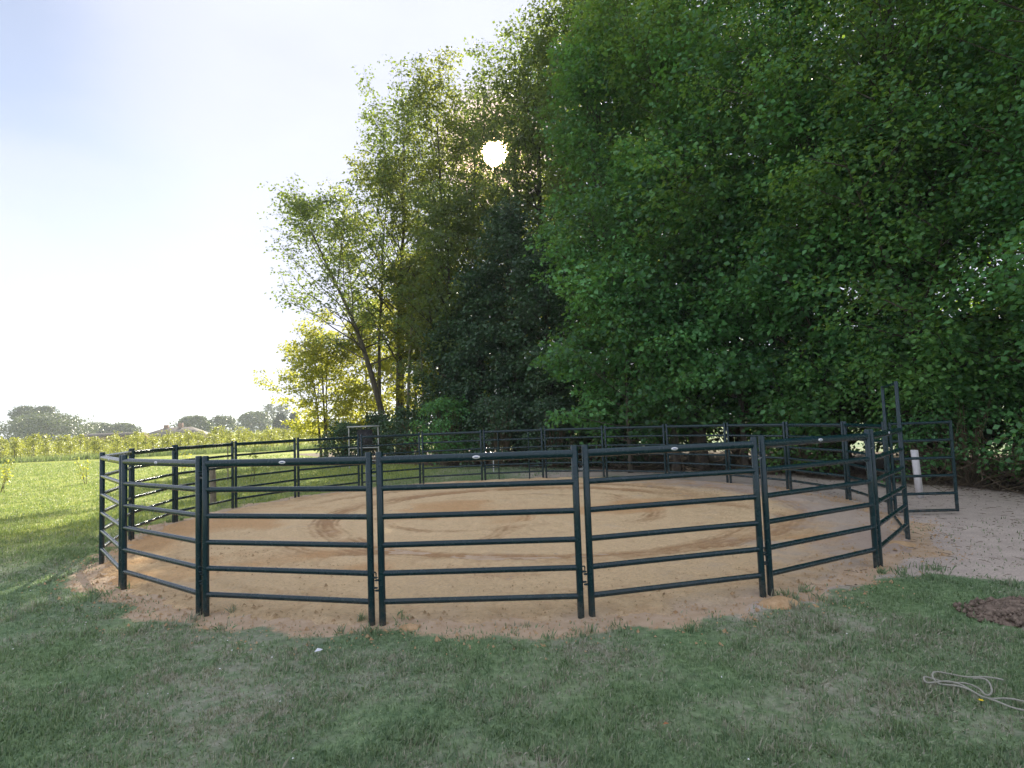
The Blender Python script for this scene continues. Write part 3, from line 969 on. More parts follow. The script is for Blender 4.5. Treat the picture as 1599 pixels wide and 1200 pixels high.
# --- deeper rows
BR = [(8.5, 34, 24, 'maple2', 'deep wood tree right of centre, seen between nearer crowns'), (12.0, 29, 23, 'alder', 'deep wood tree behind the right maples, toward the top right'),
      (15.5, 23.5, 22, 'maple2', 'deep wood tree behind the maples at the right edge'), (18.5, 17.0, 21, 'maple', 'deep wood tree outside the right edge of the wood front'),
      (17.6, 12.6, 15, 'maple2', 'wood tree close behind the nearest right edge maple'), (17.0, 20.0, 18, 'maple', 'wood tree filling behind the white post and brush'),
      (1.5, 38.0, 22, 'poplar', 'deep wood tree behind the sunlit crown'), (-2.0, 41.5, 19, 'young', 'deep backlit yellow-green tree behind the dark trunks'),
      (5.0, 40.5, 24, 'young', 'deep backlit tree behind the very tall dark tree'), (11.5, 38.0, 24, 'young', 'deep backlit yellow tree showing through the right crowns')]
for q, (x, y, h, mt, lab) in enumerate(BR):
    tree('woodland_tree', lab, (x, y), h, 4.4, .20, MAT[mt], MAT['bark_dark'], 400 + q, nlimb=44, nsec=5, elev=(20, 60), nleaf=13 if x < 7 else 26,
         size=.20, spray=.8, r0=.24, group='deep trees inside the wood')
# --- slim bare stems inside the wood
rng = np.random.default_rng(77)
STEMS = [(634, 35.5), (662, 33.5), (684, 34.5), (700, 31.8), (742, 32.5), (792, 30.5), (880, 29.0), (905, 30.5), (650, 38.5)]
SL = ['slim pale stem left of the dark trunks', 'slim pale stem second from the left', 'slim stem before the bright gap', 'slim dark stem in the low foliage',
      'slim dark stem left of the centre', 'slim dark stem under the sun', 'slim dark stem right of the centre', 
      'slim dark stem deep behind the centre', 'thin pale stem deep at the left']
for q, (px, d) in enumerate(STEMS):
    x = at(px, 660, d)[0]
    hh = rng.uniform(9, 15)
    tree('stem_tree', SL[q] + ', few leaves', (x, d), hh, 1.3, .5, MAT['poplar' if q % 2 else 'alder'], MAT['bark_pale' if px < 700 else 'bark_dark'], 500 + q,
         nlimb=14, nsec=3, elev=(35, 70), nleaf=16, size=.15, spray=.42, r0=rng.uniform(.07, .13), lean=tuple(rng.normal(0, .5, 2)), group='slim stems inside the wood')

# --- shrubs under the trees
def shrub(name, label, base, h, R, leafm, seed, n=110, nleaf=34, size=.12, spray=.42, group=None, cat='shrub'):
    rng = np.random.default_rng(seed)
    base = np.array([base[0], base[1], -.03])
    wood, crown = MB(), MB()
    C, O = [], []
    for q in range(n):
        az = rng.random() * 6.283
        u = rng.random()
        zt = h * (.12 + .85 * rng.random() ** .8)
        k_ = math.sqrt(max(.05, 1 - (max(0, zt / h - .35) / .68) ** 2))
        rr = R * k_ * math.sqrt(u) * rng.uniform(.85, 1.08)
        e_ = np.array([math.cos(az) * rr, math.sin(az) * rr, zt])
        P = np.array([[e_[0] * .1, e_[1] * .1, 0], [e_[0] * .45, e_[1] * .45, zt * .55], e_])
        if q % 2 == 0:
            wood.tube(P, [.022, .014, .005], 4, False)
        C.append(e_); O.append([math.cos(az), math.sin(az), 0])
    leaf_cloud(crown, np.array(C) , np.array(O), np.full(n, spray) * rng.uniform(.7, 1.2, n), nleaf, size, rng, .35, .25, .4, 1.0, False)
    root = thing(name, base, 0, label, cat, group)
    wood.build('stems', MAT['twig'], root, smooth=True)
    crown.build('foliage', leafm, root, attr=True, kind='stuff')
    return root
SG = 'dark shrubs at the foot of the wood'
x, y, _ = gp(528, 706)
shrub('evergreen_shrub', 'dark rounded evergreen bush left of the pale metal frame', (-9.2, 32.5), 2.3, 1.35, MAT['ivy'], 601, group=SG, spray=.36)
shrub('evergreen_shrub', 'dark evergreen bush behind the pale metal frame', (-7.4, 33.0), 2.7, 1.2, MAT['ivy'], 602, group=SG)
shrub('evergreen_shrub', 'dark ivy covered bush right of the left tree trunk', (-5.4, 31.0), 3.0, 1.6, MAT['ivy'], 603, group=SG)
shrub('evergreen_shrub', 'bright green bush behind the back fence left of centre', (-3.1, 27.6), 3.2, 1.7, MAT['maple'], 604, group=SG)
shrub('evergreen_shrub', 'dark bush behind the panel with narrow inner posts', (-.6, 26.0), 3.2, 1.7, MAT['ivy'], 605, group=SG)
shrub('evergreen_shrub', 'dark bush behind the middle of the back fence', (1.7, 24.6), 2.9, 1.5, MAT['ivy'], 606, group=SG)
shrub('evergreen_shrub', 'dark bush in shade right of the middle of the back fence', (4.3, 23.8), 2.0, 1.2, MAT['ivy'], 607, group=SG)
shrub('evergreen_shrub', 'low leafy bush behind the open gate leaf', (11.3, 15.0), 3.0, 1.8, MAT['maple'], 608, nleaf=60, size=.095, group=SG)
shrub('evergreen_shrub', 'low leafy bush at right behind the tangle of dry twigs', (12.6, 12.0), 2.8, 1.8, MAT['maple2'], 609, nleaf=60, size=.095, group=SG)
shrub('evergreen_shrub', 'low leafy bush behind the right back corner of the pen', (9.0, 18.6), 2.8, 1.6, MAT['maple2'], 610, group=SG)

rng = np.random.default_rng(61)
UL = ['behind the nearest maple at the right edge', 'behind the white post', 'behind the open gate leaf', 'behind the right back corner', 'behind the thick grey trunk',
      'behind the middle of the back fence', 'left of the middle, behind the low maples', 'behind the left back fence', 'deep at the left', 'deep right of centre', 'deep at centre',
      'deep left of centre', 'deep at the right edge', 'deep behind the white post', 'deep behind the gate leaf', 'deep behind the thick trunk']
UP = [(17.0, 11.6), (16.0, 15.5), (14.2, 19.5), (12.0, 23.0), (9.5, 25.5), (6.8, 27.8), (3.8, 30.0), (.8, 32.4), (-2.2, 35.2), (8.0, 31.5), (5.0, 34.0), (1.6, 36.0), (19.4, 15.2), (18.0, 18.8), (15.8, 22.8), (12.8, 27.0)]
for q, (x, y) in enumerate(UP):
    shrub('understory_shrub', 'shaded understory shrub ' + UL[q], (x, y), rng.uniform(4.2, 5.6), 2.3, MAT['maple' if q % 2 else 'ivy'], 640 + q, n=160, nleaf=40, size=.18, spray=.6,
          group='understory shrubs inside the wood')

# --- grey trunks standing behind the right back fence
TR = [(1097, 733, .20, 'thick grey tree trunk directly behind the right back fence'), (1057, 736, .13, 'grey tree trunk left of the thickest one behind the fence'),
      (1165, 735, .10, 'thin grey trunk right of the thickest one behind the fence'), (985, 738, .07, 'slender bare trunk behind the fence near the middle')]
for q, (px, py, r0, lab) in enumerate(TR):
    g_ = gp(px, py)
    tree('maple_tree', lab, (g_[0], g_[1]), (12, 11, 9, 6)[q], 2.6, .16, MAT['maple'], MAT['bark'], 700 + q, nlimb=40, nsec=5, elev=(10, 50), nleaf=34,
         size=.16, spray=.65, r0=r0, prof=wall, group=GW)

# --- brushwood tangle along the foot of the hedge
rng = np.random.default_rng(88)
mb = MB()
for q in range(520):
    t = rng.random()
    seg = HEDGE[1] * (1 - t) + HEDGE[3] * t if t < .5 else HEDGE[3] * (1 - (t - .5) * 2) + HEDGE[5] * ((t - .5) * 2)
    if q < 230:
        seg = HEDGE[1] + np.array([.1, 1.4]) * rng.normal(0, .8)
    p0 = np.array([seg[0] + rng.normal(.3, .55), seg[1] + rng.normal(.2, .6), rng.uniform(0, .9)])
    az, el = rng.random() * 6.283, rng.normal(.15, .5)
    d = np.array([math.cos(az) * math.cos(el), math.sin(az) * math.cos(el), math.sin(el)])
    P = bez(p0, d, rng.uniform(.5, 1.9), rng.uniform(-.5, .25), 6, rng, .12)
    P[:, 2] = np.abs(P[:, 2])
    mb.tube(P, np.linspace(rng.uniform(.006, .018), .004, 6), 4, False)
o = mb.build('brushwood', MAT['twig'], smooth=True)
tag(o, 'tangle of dry bare twigs along the foot of the hedge', 'brushwood', kind='stuff')

# fallen leaves on the ground under the hedge
mb = MB()
M = 9000
t = rng.random(M) * (len(HEDGE) - 2)
i0 = t.astype(int); ft = (t - i0)[:, None]
B = HEDGE[i0] * (1 - ft) + HEDGE[i0 + 1] * ft
P = np.c_[B + rng.normal(0, 1.0, (M, 2)) + np.array([.5, .5]), np.zeros(M)]
P[:, 2] = ground_z(P[:, 0], P[:, 1]) + .012
a = rng.random(M) * 6.283
D = np.c_[np.cos(a), np.sin(a), rng.normal(0, .25, M)]
Sd = np.c_[-np.sin(a), np.cos(a), rng.normal(0, .25, M)]
s = rng.uniform(.03, .09, M)[:, None]
V = np.stack([P, P + D * s * .5 + Sd * s * .4, P + D * s, P + D * s * .5 - Sd * s * .4], 1).reshape(-1, 3)
mb.add(V, (np.arange(M)[:, None] * 4 + np.arange(4)[None]))
o = mb.build('leaf_litter', MAT['clod'])
tag(o, 'brown fallen leaves and crumbs under the hedge', 'leaf litter', kind='stuff')

# ------------------------------------------------------------------ orchard rows, far trees, farmhouse
def small_tree_me(seed, h=2.3):
    rng = np.random.default_rng(seed)
    w, c = MB(), MB()
    w.tube([[0, 0, -.1], [rng.normal(0, .03), 0, h * .4], [rng.normal(0, .06), rng.normal(0, .06), h * .95]], [.045, .03, .008], 5, False)
    C, O = [], []
    for q in range(26):
        az = rng.random() * 6.28
        z = h * rng.uniform(.25, 1.0)
        r = .62 * rng.random() ** .6 * (1.2 - .6 * z / h)
        e_ = np.array([math.cos(az) * r, math.sin(az) * r, z])
        if q % 2:
            w.tube([[0, 0, z * .7], e_ * np.array([.6, .6, .9]), e_], [.014, .009, .004], 3, False)
        C.append(e_); O.append([math.cos(az), math.sin(az), 0])
    leaf_cloud(c, np.array(C), np.array(O), np.full(26, .30), 15, .15, rng, .2, .35, .3, 1.0, False)
    return w.build('trunk', MAT['bark_pale'], link=False), c.build('crown', MAT['orchard'], attr=True, link=False)

protos = [small_tree_me(900 + q, 2.2 + .12 * q) for q in range(5)]
rng = np.random.default_rng(99)
row_d = np.array([23.1, 8.6]); row_d /= np.linalg.norm(row_d)
row_n = np.array([-row_d[1], row_d[0]])
A0 = np.array([-43.6, 50.8])
cnt = 0
for rw in range(7):
    for q in range(34):
        p2 = A0 + row_d * (q * 1.28 - 8 + rng.normal(0, .28)) + row_n * (rw * 3.6 + rng.normal(0, .12))
        wme, cme = protos[int(rng.integers(5))]
        t = thing('orchard_tree', (p2[0], p2[1], -.05), rng.random() * 6.28,
                  'small yellow-green fruit tree in the orchard rows beyond the lawn', 'fruit tree', 'fruit trees in orchard rows')
        sc = rng.uniform(.58, .96)
        t.scale = (sc * rng.uniform(.85, 1.2), sc, sc * rng.uniform(.82, 1.08))
        copy_part(wme, 'trunk', t)
        o = copy_part(cme, 'crown', t); o['kind'] = 'stuff'
# pale unmown grass along the orchard's near edge
mb = MB()
M = 9000
u = rng.random(M) * 46 - 9
P = A0 + row_d * u[:, None] + row_n * (rng.normal(-.9, .7, M)[:, None])
a = rng.random(M) * 6.283
hgt = rng.uniform(.2, .55, M)
sd = np.c_[np.cos(a), np.sin(a)] * .03
tip = P + rng.normal(0, .14, (M, 2))
V = np.stack([np.c_[P - sd, np.full(M, -.05)], np.c_[P + sd, np.full(M, -.05)], np.c_[tip, hgt]], 1).reshape(-1, 3)
mb.add(V, None, np.arange(M * 3).reshape(-1, 3), rng.random(M))
o = mb.build('tall_grass', MAT['grass'], attr=True)
tag(o, 'strip of pale unmown grass along the near edge of the orchard', 'grass', kind='stuff')

FG = 'far hazy trees on the left horizon'
def far_tree(label, px, ytop, ybase, halfw, D, seed, mat='far', shape='dome', n=240, nleaf=26, name='far_tree'):
    """a distant tree at D metres; extents given as seen in the photograph"""
    c = at(px, ybase, D)
    top = at(px, ytop, D)
    Rw = halfw / F * D
    H = top[2] + .0
    rng = np.random.default_rng(seed)
    w, cr_ = MB(), MB()
    base = np.array([c[0], c[1], -.05])
    C, O = [], []
    if shape == 'dome':
        for q in range(n):
            az = rng.random() * 6.283
            v = rng.random() ** .7
            z = H * (.14 + .84 * v)
            k_ = math.sqrt(max(.03, 1 - ((z / H - .38) / .63) ** 2))
            lump = 1 + .26 * math.sin(az * 3 + seed + z * .35) + .18 * math.sin(az * 5 + 2 * seed + z)
            r = Rw * k_ * math.sqrt(rng.uniform(.35, 1)) * lump
            C.append([math.cos(az) * r, math.sin(az) * r, z]); O.append([math.cos(az), math.sin(az), 0])
        spr = Rw * .155
    elif shape == 'poplar':
        for q in range(n):
            az = rng.random() * 6.283
            z = H * rng.uniform(.3, 1)
            r = Rw * math.sqrt(rng.random()) * (1.05 - .6 * abs(z / H - .55))
            C.append([math.cos(az) * r, math.sin(az) * r, z]); O.append([math.cos(az), math.sin(az), 0])
        spr = Rw * .25
    else:
        for q in range(n):
            az = rng.random() * 6.283
            v = rng.random()
            z = H * (.05 + .93 * v)
            r = Rw * (1 - v) ** .8 * rng.uniform(.75, 1.0) + .1
            C.append([math.cos(az) * r, math.sin(az) * r, z]); O.append([math.cos(az), math.sin(az), 0])
        spr = Rw * .32
    C = np.array(C)
    for q in range(0, n, 5):
        w.tube([[0, 0, C[q][2] * .45], C[q] * np.array([.5, .5, .8]), C[q]], [H * .012, H * .008, H * .003], 4, False)
    w.tube([[0, 0, 0], [0, 0, H * .5], [0, 0, H * .93]], [H * .03, H * .02, H * .004], 7, False)
    leaf_cloud(cr_, C, np.array(O), np.full(n, spr) * rng.uniform(.7, 1.25, n), nleaf, max(.3, D * .0028), rng, .3, .35, .45, 1.0, False)
    root = thing(name, base, 0, label, 'tree', FG)
    w.build('trunk', MAT['bark'], root, smooth=True)
    cr_.build('crown', MAT[mat], root, attr=True, kind='stuff')
far_tree('big round dark tree clump at the far left of the horizon', 72, 648, 684, 60, 190, 1001, n=420)
far_tree('taller loose tree rising at left behind the big round clump', 40, 634, 684, 22, 215, 1002, n=200)
far_tree('taller loose tree rising at right behind the big round clump', 72, 634, 684, 20, 215, 1003, n=200)
far_tree('low rounded hedge tree right of the big round clump', 150, 661, 684, 26, 225, 1004)
far_tree('low rounded hedge tree left of the farmhouse', 190, 662, 684, 24, 230, 1005)
far_tree('hazy round tree right of the farmhouse chimney', 302, 650, 684, 26, 215, 1006)
far_tree('dark feathery tree second right of the farmhouse', 348, 649, 684, 21, 230, 1007, n=130)
far_tree('pale hazy tree left of the thin poplars', 396, 643, 682, 24, 260, 1008)
for q, px in enumerate((418, 428, 438, 447)):
    far_tree(('thin bare poplar, leftmost of the four pale ones', 'thin bare poplar, second from left of the pale four', 'thin bare poplar, third from left of the pale four', 'thin bare poplar, rightmost of the pale four')[q],
             px, 631 + (q % 2) * 2, 682, 5.5, 330, 1010 + q, 'far', 'poplar', n=46, nleaf=14, name='far_poplar')
far_tree('pointed blue-dark conifer left of its twin on the horizon', 438, 646, 682, 12, 205, 1020, 'fir', 'cone', n=200, nleaf=34, name='far_conifer')
far_tree('narrow pointed conifer, right one of the pair on the horizon', 459, 645, 682, 9.5, 200, 1021, 'fir', 'cone', n=190, nleaf=34, name='far_conifer')
far_tree('pale far tree right of the conifer pair', 490, 661, 682, 22, 330, 1022)
far_tree('pale far tree behind the left end of the wood', 530, 655, 682, 26, 320, 1023)

# farmhouse roofs over the orchard
def pick(px, py, D):
    return at(px, py, D)
D = 170
e0, e1 = at(215, 684, D), at(310, 684, D)
zr = at(262, 667.5, D)[2]
ze = at(262, 680, D)[2]
cx = (e0[0] + e1[0]) / 2
wd = abs(e1[0] - e0[0])
house = thing('farmhouse', (cx, D, -.05), 0, 'long low farmhouse with dark roof and chimney between far trees', 'house')
m = MB(); m.box((0, 4, ze / 2), (wd - .6, 8, ze)); m.build('wall', MAT['brick'], house)
rf = MB()
hw = wd / 2
ri = np.array([[-hw, -.5, ze - .1], [hw, -.5, ze - .1], [hw, 8.5, ze - .1], [-hw, 8.5, ze - .1], [-hw + 5.5, 4, zr], [hw - 4.0, 4, zr],
               [-hw, -.5, ze - .3], [hw, -.5, ze - .3], [hw, 8.5, ze - .3], [-hw, 8.5, ze - .3]])
rf.add(ri, [[0, 1, 5, 4], [2, 3, 4, 5], [6, 9, 8, 7], [0, 6, 7, 1], [1, 7, 8, 2], [2, 8, 9, 3], [3, 9, 6, 0]], [[3, 0, 4], [1, 2, 5]])
roof = rf.build('roof', MAT['tile'], house)
for cxx, top in ((at(270, 661, D)[0] - cx, at(270, 660.5, D)[2]), (at(247, 664, D)[0] - cx, at(247, 664, D)[2])):
    m = MB(); m.box((cxx, 4, (zr - 1 + top) / 2), (1.1, .8, top - zr + 1)); m.build('chimney', MAT['brick'], roof)
for q in range(6):
    m = MB(); m.box((-hw + 2 + q * (wd - 4) / 5, -.02, ze * .5), (1.0, .06, 1.1)); m.build('window', MAT['glass'], house)
b0, b1 = at(118, 684, 150), at(212, 684, 150)
barn = thing('barn', ((b0[0] + b1[0]) / 2, 150, -.05), 0, 'low grey roofed barn in front of the hedge trees, left of farmhouse', 'barn')
bw = abs(b1[0] - b0[0]); bz = at(165, 681, 150)[2]; bt = at(165, 676.5, 150)[2]
m = MB(); m.box((0, 3, bz / 2), (bw - .6, 6, bz)); m.build('wall', MAT['brick'], barn)
m = MB()
m.add([[-bw / 2, -.4, bz], [bw / 2, -.4, bz], [bw / 2, 6.4, bz], [-bw / 2, 6.4, bz], [-bw / 2, 3, bt], [bw / 2, 3, bt]],
      [[0, 1, 5, 4], [2, 3, 4, 5], [3, 2, 1, 0]], [[3, 0, 4], [1, 2, 5]])
m.build('roof', MAT['tile'], barn)

# ------------------------------------------------------------------ small things
# white wooden post behind the open gate leaf
g_ = gp(1437, 778)
m = MB()
P = np.array([[0, 0, -.1], [.0, 0, .4], [-.02, .01, 1.0]])
m.box((-.0, 0, .48), (.105, .10, 1.10))
m.V[-1][4:, 0] -= .05
o = m.build('wooden_post', MAT['wood_white'])
o.location = (g_[0], g_[1], 0)
tag(o, 'white painted square wooden post seen through the open gate leaf', 'post')
# weathered posts on the left lawn
g_ = gp(333, 785)
m = MB(); m.tube([[0, 0, -.1], [-.01, 0, .6], [-.03, 0, 1.08], [-.03, 0, 1.1]], [.085, .083, .08, .07], 12)
o = m.build('wooden_post', MAT['wood_grey'], smooth=True); o.location = (g_[0], g_[1], 0)
tag(o, 'short thick weathered grey post on the lawn left behind the fence', 'post')
for (px, py, hh, lab) in ((356, 752, 1.5, 'thin dark stake beside the sapling left behind the fence'), (771, 737, .62, 'thin pale stake behind the panel with narrow inner posts')):
    g_ = gp(px, py)
    m = MB(); m.tube([[0, 0, -.1], [0, 0, hh]], .022, 8)
    o = m.build('stake', MAT['wood_white'] if px > 700 else MAT['wood_grey'], smooth=True); o.location = (g_[0], g_[1], 0)
    tag(o, lab, 'stake')
# pale metal frame by the left tree
c0, c1 = at(546, 745, 28.0), at(592, 745, 28.0)
fw = c1[0] - c0[0]
ft_ = at(569, 667, 28.0)[2]
fr_ = thing('metal_frame', ((c0[0] + c1[0]) / 2, 28.0, 0), 0, 'pale grey tubular metal frame standing by the tree behind back fence', 'frame')
for sx in (-1, 1):
    m = MB(); m.tube([[sx * fw / 2, 0, -.05], [sx * fw / 2, 0, ft_]], .030, 10); m.build('upright', MAT['galv'], fr_, smooth=True)
m = MB(); m.box((0, .0, ft_ + .02), (fw + .14, .16, .07)); m.build('top_bar', MAT['galv'], fr_)
for zq in (.35, .95):
    m = MB(); m.tube([[-fw / 2, 0, zq], [fw / 2, 0, zq]], .024, 10); m.build('crossbar', MAT['galv'], fr_, smooth=True)
m = MB(); m.box((.05, .06, ft_ - .62), (fw * .52, .03, 1.0)); m.build('dark_gap_sheet', MAT['gap_dark'], fr_)  # added dark sheet, stands in for the dark trees behind the frame

# saplings
SP = [(134, 756, 1.35, 'spindly young sapling alone on the left lawn'), (393, 752, 1.5, 'spindly young sapling seen over the left back fence panel'),
      (2, 770, 1.2, 'yellow-green sapling at the left edge of view'), (288, 742, 1.3, 'thin sapling on the lawn behind the left fence corner')]
for q, (px, py, hh, lab) in enumerate(SP):
    g_ = gp(px, py)
    rng = np.random.default_rng(1200 + q)
    root = thing('sapling', (g_[0], g_[1], -.02), 0, lab, 'sapling', 'saplings on the left lawn')
    w, c = MB(), MB()
    C, O = [], []
    for s in range(3):
        P = bez(np.array([rng.normal(0, .05), rng.normal(0, .05), 0]), np.array([rng.normal(0, .16), rng.normal(0, .16), 1]), hh * rng.uniform(.6, 1.05), 0, 6, rng, .1)
        w.tube(P, np.linspace(.012, .004, 6), 5, False)
        for w_ in range(4):
            C.append(P[2 + w_]); O.append([rng.normal(), rng.normal(), 0])
    w.build('stem', MAT['twig'], root, smooth=True)
    leaf_cloud(c, np.array(C), np.array(O), np.full(len(C), .13), 7, .08, rng, .2, .6, .4, 1.0, False)
    c.build('crown', MAT['young'], root, attr=True, kind='stuff')

# rope lying in loops on the grass, lower right
RP = [(1567, 1071), (1540, 1069), (1515, 1066), (1488, 1060), (1466, 1060), (1457, 1065), (1461, 1072), (1472, 1078), (1490, 1084), (1515, 1090),
      (1536, 1097), (1556, 1101), (1580, 1106), (1612, 1112), (1660, 1116), (1700, 1122), (1690, 1130), (1640, 1124), (1600, 1120), (1572, 1116),
      (1552, 1108), (1541, 1099), (1525, 1092), (1505, 1084), (1480, 1076), (1458, 1074), (1446, 1075), (1444, 1071), (1452, 1069), (1478, 1073),
      (1505, 1077), (1528, 1087), (1540, 1095), (1549, 1088), (1546, 1078), (1535, 1071), (1520, 1067)]
pts = np.array([gp(a_, b_) for a_, b_ in RP])
pts = np.array([[p_[0], p_[1], 0] for p_ in pts])
def catmull(P, n=8):
    out = []
    for i in range(len(P) - 1):
        p0, p1, p2, p3 = P[max(0, i - 1)], P[i], P[i + 1], P[min(len(P) - 1, i + 2)]
        for t in np.linspace(0, 1, n, endpoint=False):
            out.append(.5 * ((2 * p1) + (-p0 + p2) * t + (2 * p0 - 5 * p1 + 4 * p2 - p3) * t * t + (-p0 + 3 * p1 - 3 * p2 + p3) * t ** 3))
    out.append(P[-1])
    return np.array(out)
cv = catmull(pts)
cv[:, 2] = ground_z(cv[:, 0], cv[:, 1]) + .045 + .012 * np.sin(np.arange(len(cv)) * .21)
m = MB(); m.tube(cv, .0062, 8)
tag(m.build('rope', MAT['rope'], smooth=True), 'pale rope lying in loose loops on the grass, lower right', 'rope')

# heap of dark earth at the right edge
g_ = gp(1572, 968)
HX, HY, HR = g_[0] + .52, g_[1], .95
rng = np.random.default_rng(1300)
X, Y, Q = grid(-1.3, 1.3, -.85, .85, 70, 50)
rr = np.hypot(X / 1.1, Y / .62)
zz = .11 * np.clip(1 - rr, 0, 1) ** .7 * (.5 + fbm(X + 9, Y, 2.2, 4, 91)) + .05 * (fbm(X, Y, 7, 4, 95) - .5) * (rr < 1.05) - .04 * sstep(.75, 1.15, rr) - .005
hp = thing('earth_heap', (HX, HY, .02), R_(-12), 'low heap of dark crumbly earth on grass at the right edge', 'earth heap')
m = MB(); m.add(np.c_[X, Y, zz], Q); m.build('mound', MAT['earth'], hp, smooth=True); hp.scale = (.72, .78, 1)
m = MB()
for q in range(620):
    a_, r_ = rng.random() * 6.283, math.sqrt(rng.random()) * 1.12
    x_, y_ = math.cos(a_) * r_ * 1.05, math.sin(a_) * r_ * .6
    zc = .11 * max(0, 1 - r_) ** .7 * .9 + .005
    s_ = rng.uniform(.012, .045) * (1 if rng.random() < .9 else 1.5)
    V = rng.normal(0, 1, (6, 3)) * .12 + np.array([[1, 0, 0], [-1, 0, 0], [0, 1, 0], [0, -1, 0], [0, 0, .7], [0, 0, -.7]])
    m.add(V * s_ + np.array([x_, y_, zc]), None, [[0, 2, 4], [2, 1, 4], [1, 3, 4], [3, 0, 4], [2, 0, 5], [1, 2, 5], [3, 1, 5], [0, 3, 5]])
m.build('clods', MAT['clod'], hp, kind='stuff')

# little heaps of orange sand by the fence feet
for (px, py, R0, h0, lab) in ((1216, 944, .20, .08, 'small orange sand heap at foot of the near right posts'),
                              (1398, 851, .27, .05, 'small orange sand heap under the tall gate threshold'),
                              (640, 981, .10, .03, 'tiny sand heap at foot of the centre front panel')):
    g_ = gp(px, py)
    X, Y, Q = grid(-1.2, 1.2, -1.2, 1.2, 26, 26)
    rr = np.hypot(X, Y) + .4 * (fbm(X + px, Y, 1.6, 3, 97) - .5)
    zz = h0 * np.clip(1 - rr, 0, 1) ** .8 * (.7 + .6 * fbm(X, Y + px, 3, 3, 98)) - .03 * sstep(.85, 1.1, rr)
    m = MB(); m.add(np.c_[X * R0, Y * R0 * .8, zz + .012], Q)
    o = m.build('sand_heap', MAT['heap'], smooth=True); o.location = (g_[0], g_[1], .0)
    tag(o, lab, 'sand heap')

rng = np.random.default_rng(1350)
m = MB()
M = 2600
x_, y_ = rng.uniform(3.2, 11.5, M), rng.uniform(6.3, 17, M)
kk = rng.random(M) < np.clip(soil_mask(x_, y_) - .3, 0, 1)
r_, th_ = ring_polar(x_, y_)
kk &= r_ > sand_edge(th_) - .1
x_, y_ = x_[kk], y_[kk]
for q in range(len(x_)):
    a_ = rng.random() * 6.283
    z_ = float(ground_z(x_[q:q + 1], y_[q:q + 1])[0])
    if rng.random() < .55:
        l_ = rng.uniform(.04, .16)
        d_ = np.array([math.cos(a_), math.sin(a_), rng.normal(0, .05)]) * l_ / 2
        m.tube(np.array([[x_[q], y_[q], z_ + .008]]) + np.array([-d_, d_ * .1 + [0, 0, .006], d_]), [.003, .0035, .002], 3, False)
    else:
        s_ = rng.uniform(.006, .022)
        V = rng.normal(0, 1, (6, 3)) * .15 + np.array([[1, 0, 0], [-1, 0, 0], [0, 1, 0], [0, -1, 0], [0, 0, .6], [0, 0, -.6]])
        m.add(V * s_ + np.array([x_[q], y_[q], z_ + s_ * .2]), None, [[0, 2, 4], [2, 1, 4], [1, 3, 4], [3, 0, 4]])
tag(m.build('yard_debris', MAT['twig']), 'straw, twig bits and small stones on the bare yard right of the pen', 'debris', kind='stuff')

m = MB()
M = 5200
th_ = rng.uniform(-math.pi, 0.4, M)
r_ = sand_edge(th_) + np.where(rng.random(M) < .6, rng.normal(.12, .28, M), -rng.random(M) * 2.2)
x_, y_ = RC[0] + r_ * np.cos(th_), RC[1] + r_ * np.sin(th_)
s_ = rng.uniform(.005, .016, M) * (1 + 1.2 * (rng.random(M) < .08))
z_ = np.where(r_ < sand_edge(th_) - .1, .035, .012)
V = np.array([[1, 0, -.3], [-.5, .87, -.3], [-.5, -.87, -.3], [0, 0, .75]])[None] + rng.normal(0, .22, (M, 4, 3))
V = V * s_[:, None, None] + np.stack([x_, y_, z_], 1)[:, None]
m.add(V.reshape(-1, 3), None, (np.arange(M)[:, None, None] * 4 + np.array([[0, 1, 3], [1, 2, 3], [2, 0, 3]])[None]).reshape(-1, 3))
tag(m.build('sand_crumbs', MAT['heap']), 'loose sand crumbs and clods along the rim of the pen', 'sand crumbs', kind='stuff')

# scrap of paper, dead leaf, yellow flower, twigs
g_ = gp(498, 1024)
m = MB()
m.add([[-.032, -.02, .04], [.02, -.028, .05], [.034, .016, .046], [-.02, .026, .055], [.0, .0, .062]], None, [[0, 1, 4], [1, 2, 4], [2, 3, 4], [3, 0, 4]])
o = m.build('paper_scrap', MAT['paper']); o.location = (g_[0], g_[1], .0)
tag(o, 'crumpled white paper scrap on the grass before the fence', 'litter')
g_ = gp(1040, 1143)
m = MB(); m.add([[-.02, 0, .045], [0, .013, .055], [.022, 0, .05], [0, -.013, .052]], None, [[0, 1, 2], [0, 2, 3]])
o = m.build('dead_leaf', MAT['deadleaf']); o.location = (g_[0], g_[1], 0)
tag(o, 'single orange-brown dead leaf on the near grass', 'leaf')
g_ = gp(1532, 1107)
fl = thing('yellow_flower', (g_[0], g_[1], 0), 0, 'single yellow dandelion flower in grass beside the rope', 'flower')
m = MB(); m.tube([[0, 0, 0], [.004, 0, .05]], .003, 5); m.build('stalk', MAT['ivy'], fl)
m = MB()
for q in range(14):
    a_ = q * 6.283 / 14
    d = np.array([math.cos(a_), math.sin(a_), .35]) * (.018 if q % 2 else .013)
    s_ = np.array([-math.sin(a_), math.cos(a_), 0]) * .0045
    m.add(np.array([[.004, 0, .05], d * .6 + s_ + [.004, 0, .05], d + [.004, 0, .05], d * .6 - s_ + [.004, 0, .05]]), None, [[0, 1, 2], [0, 2, 3]])
m.build('petals', MAT['yellow'], fl)
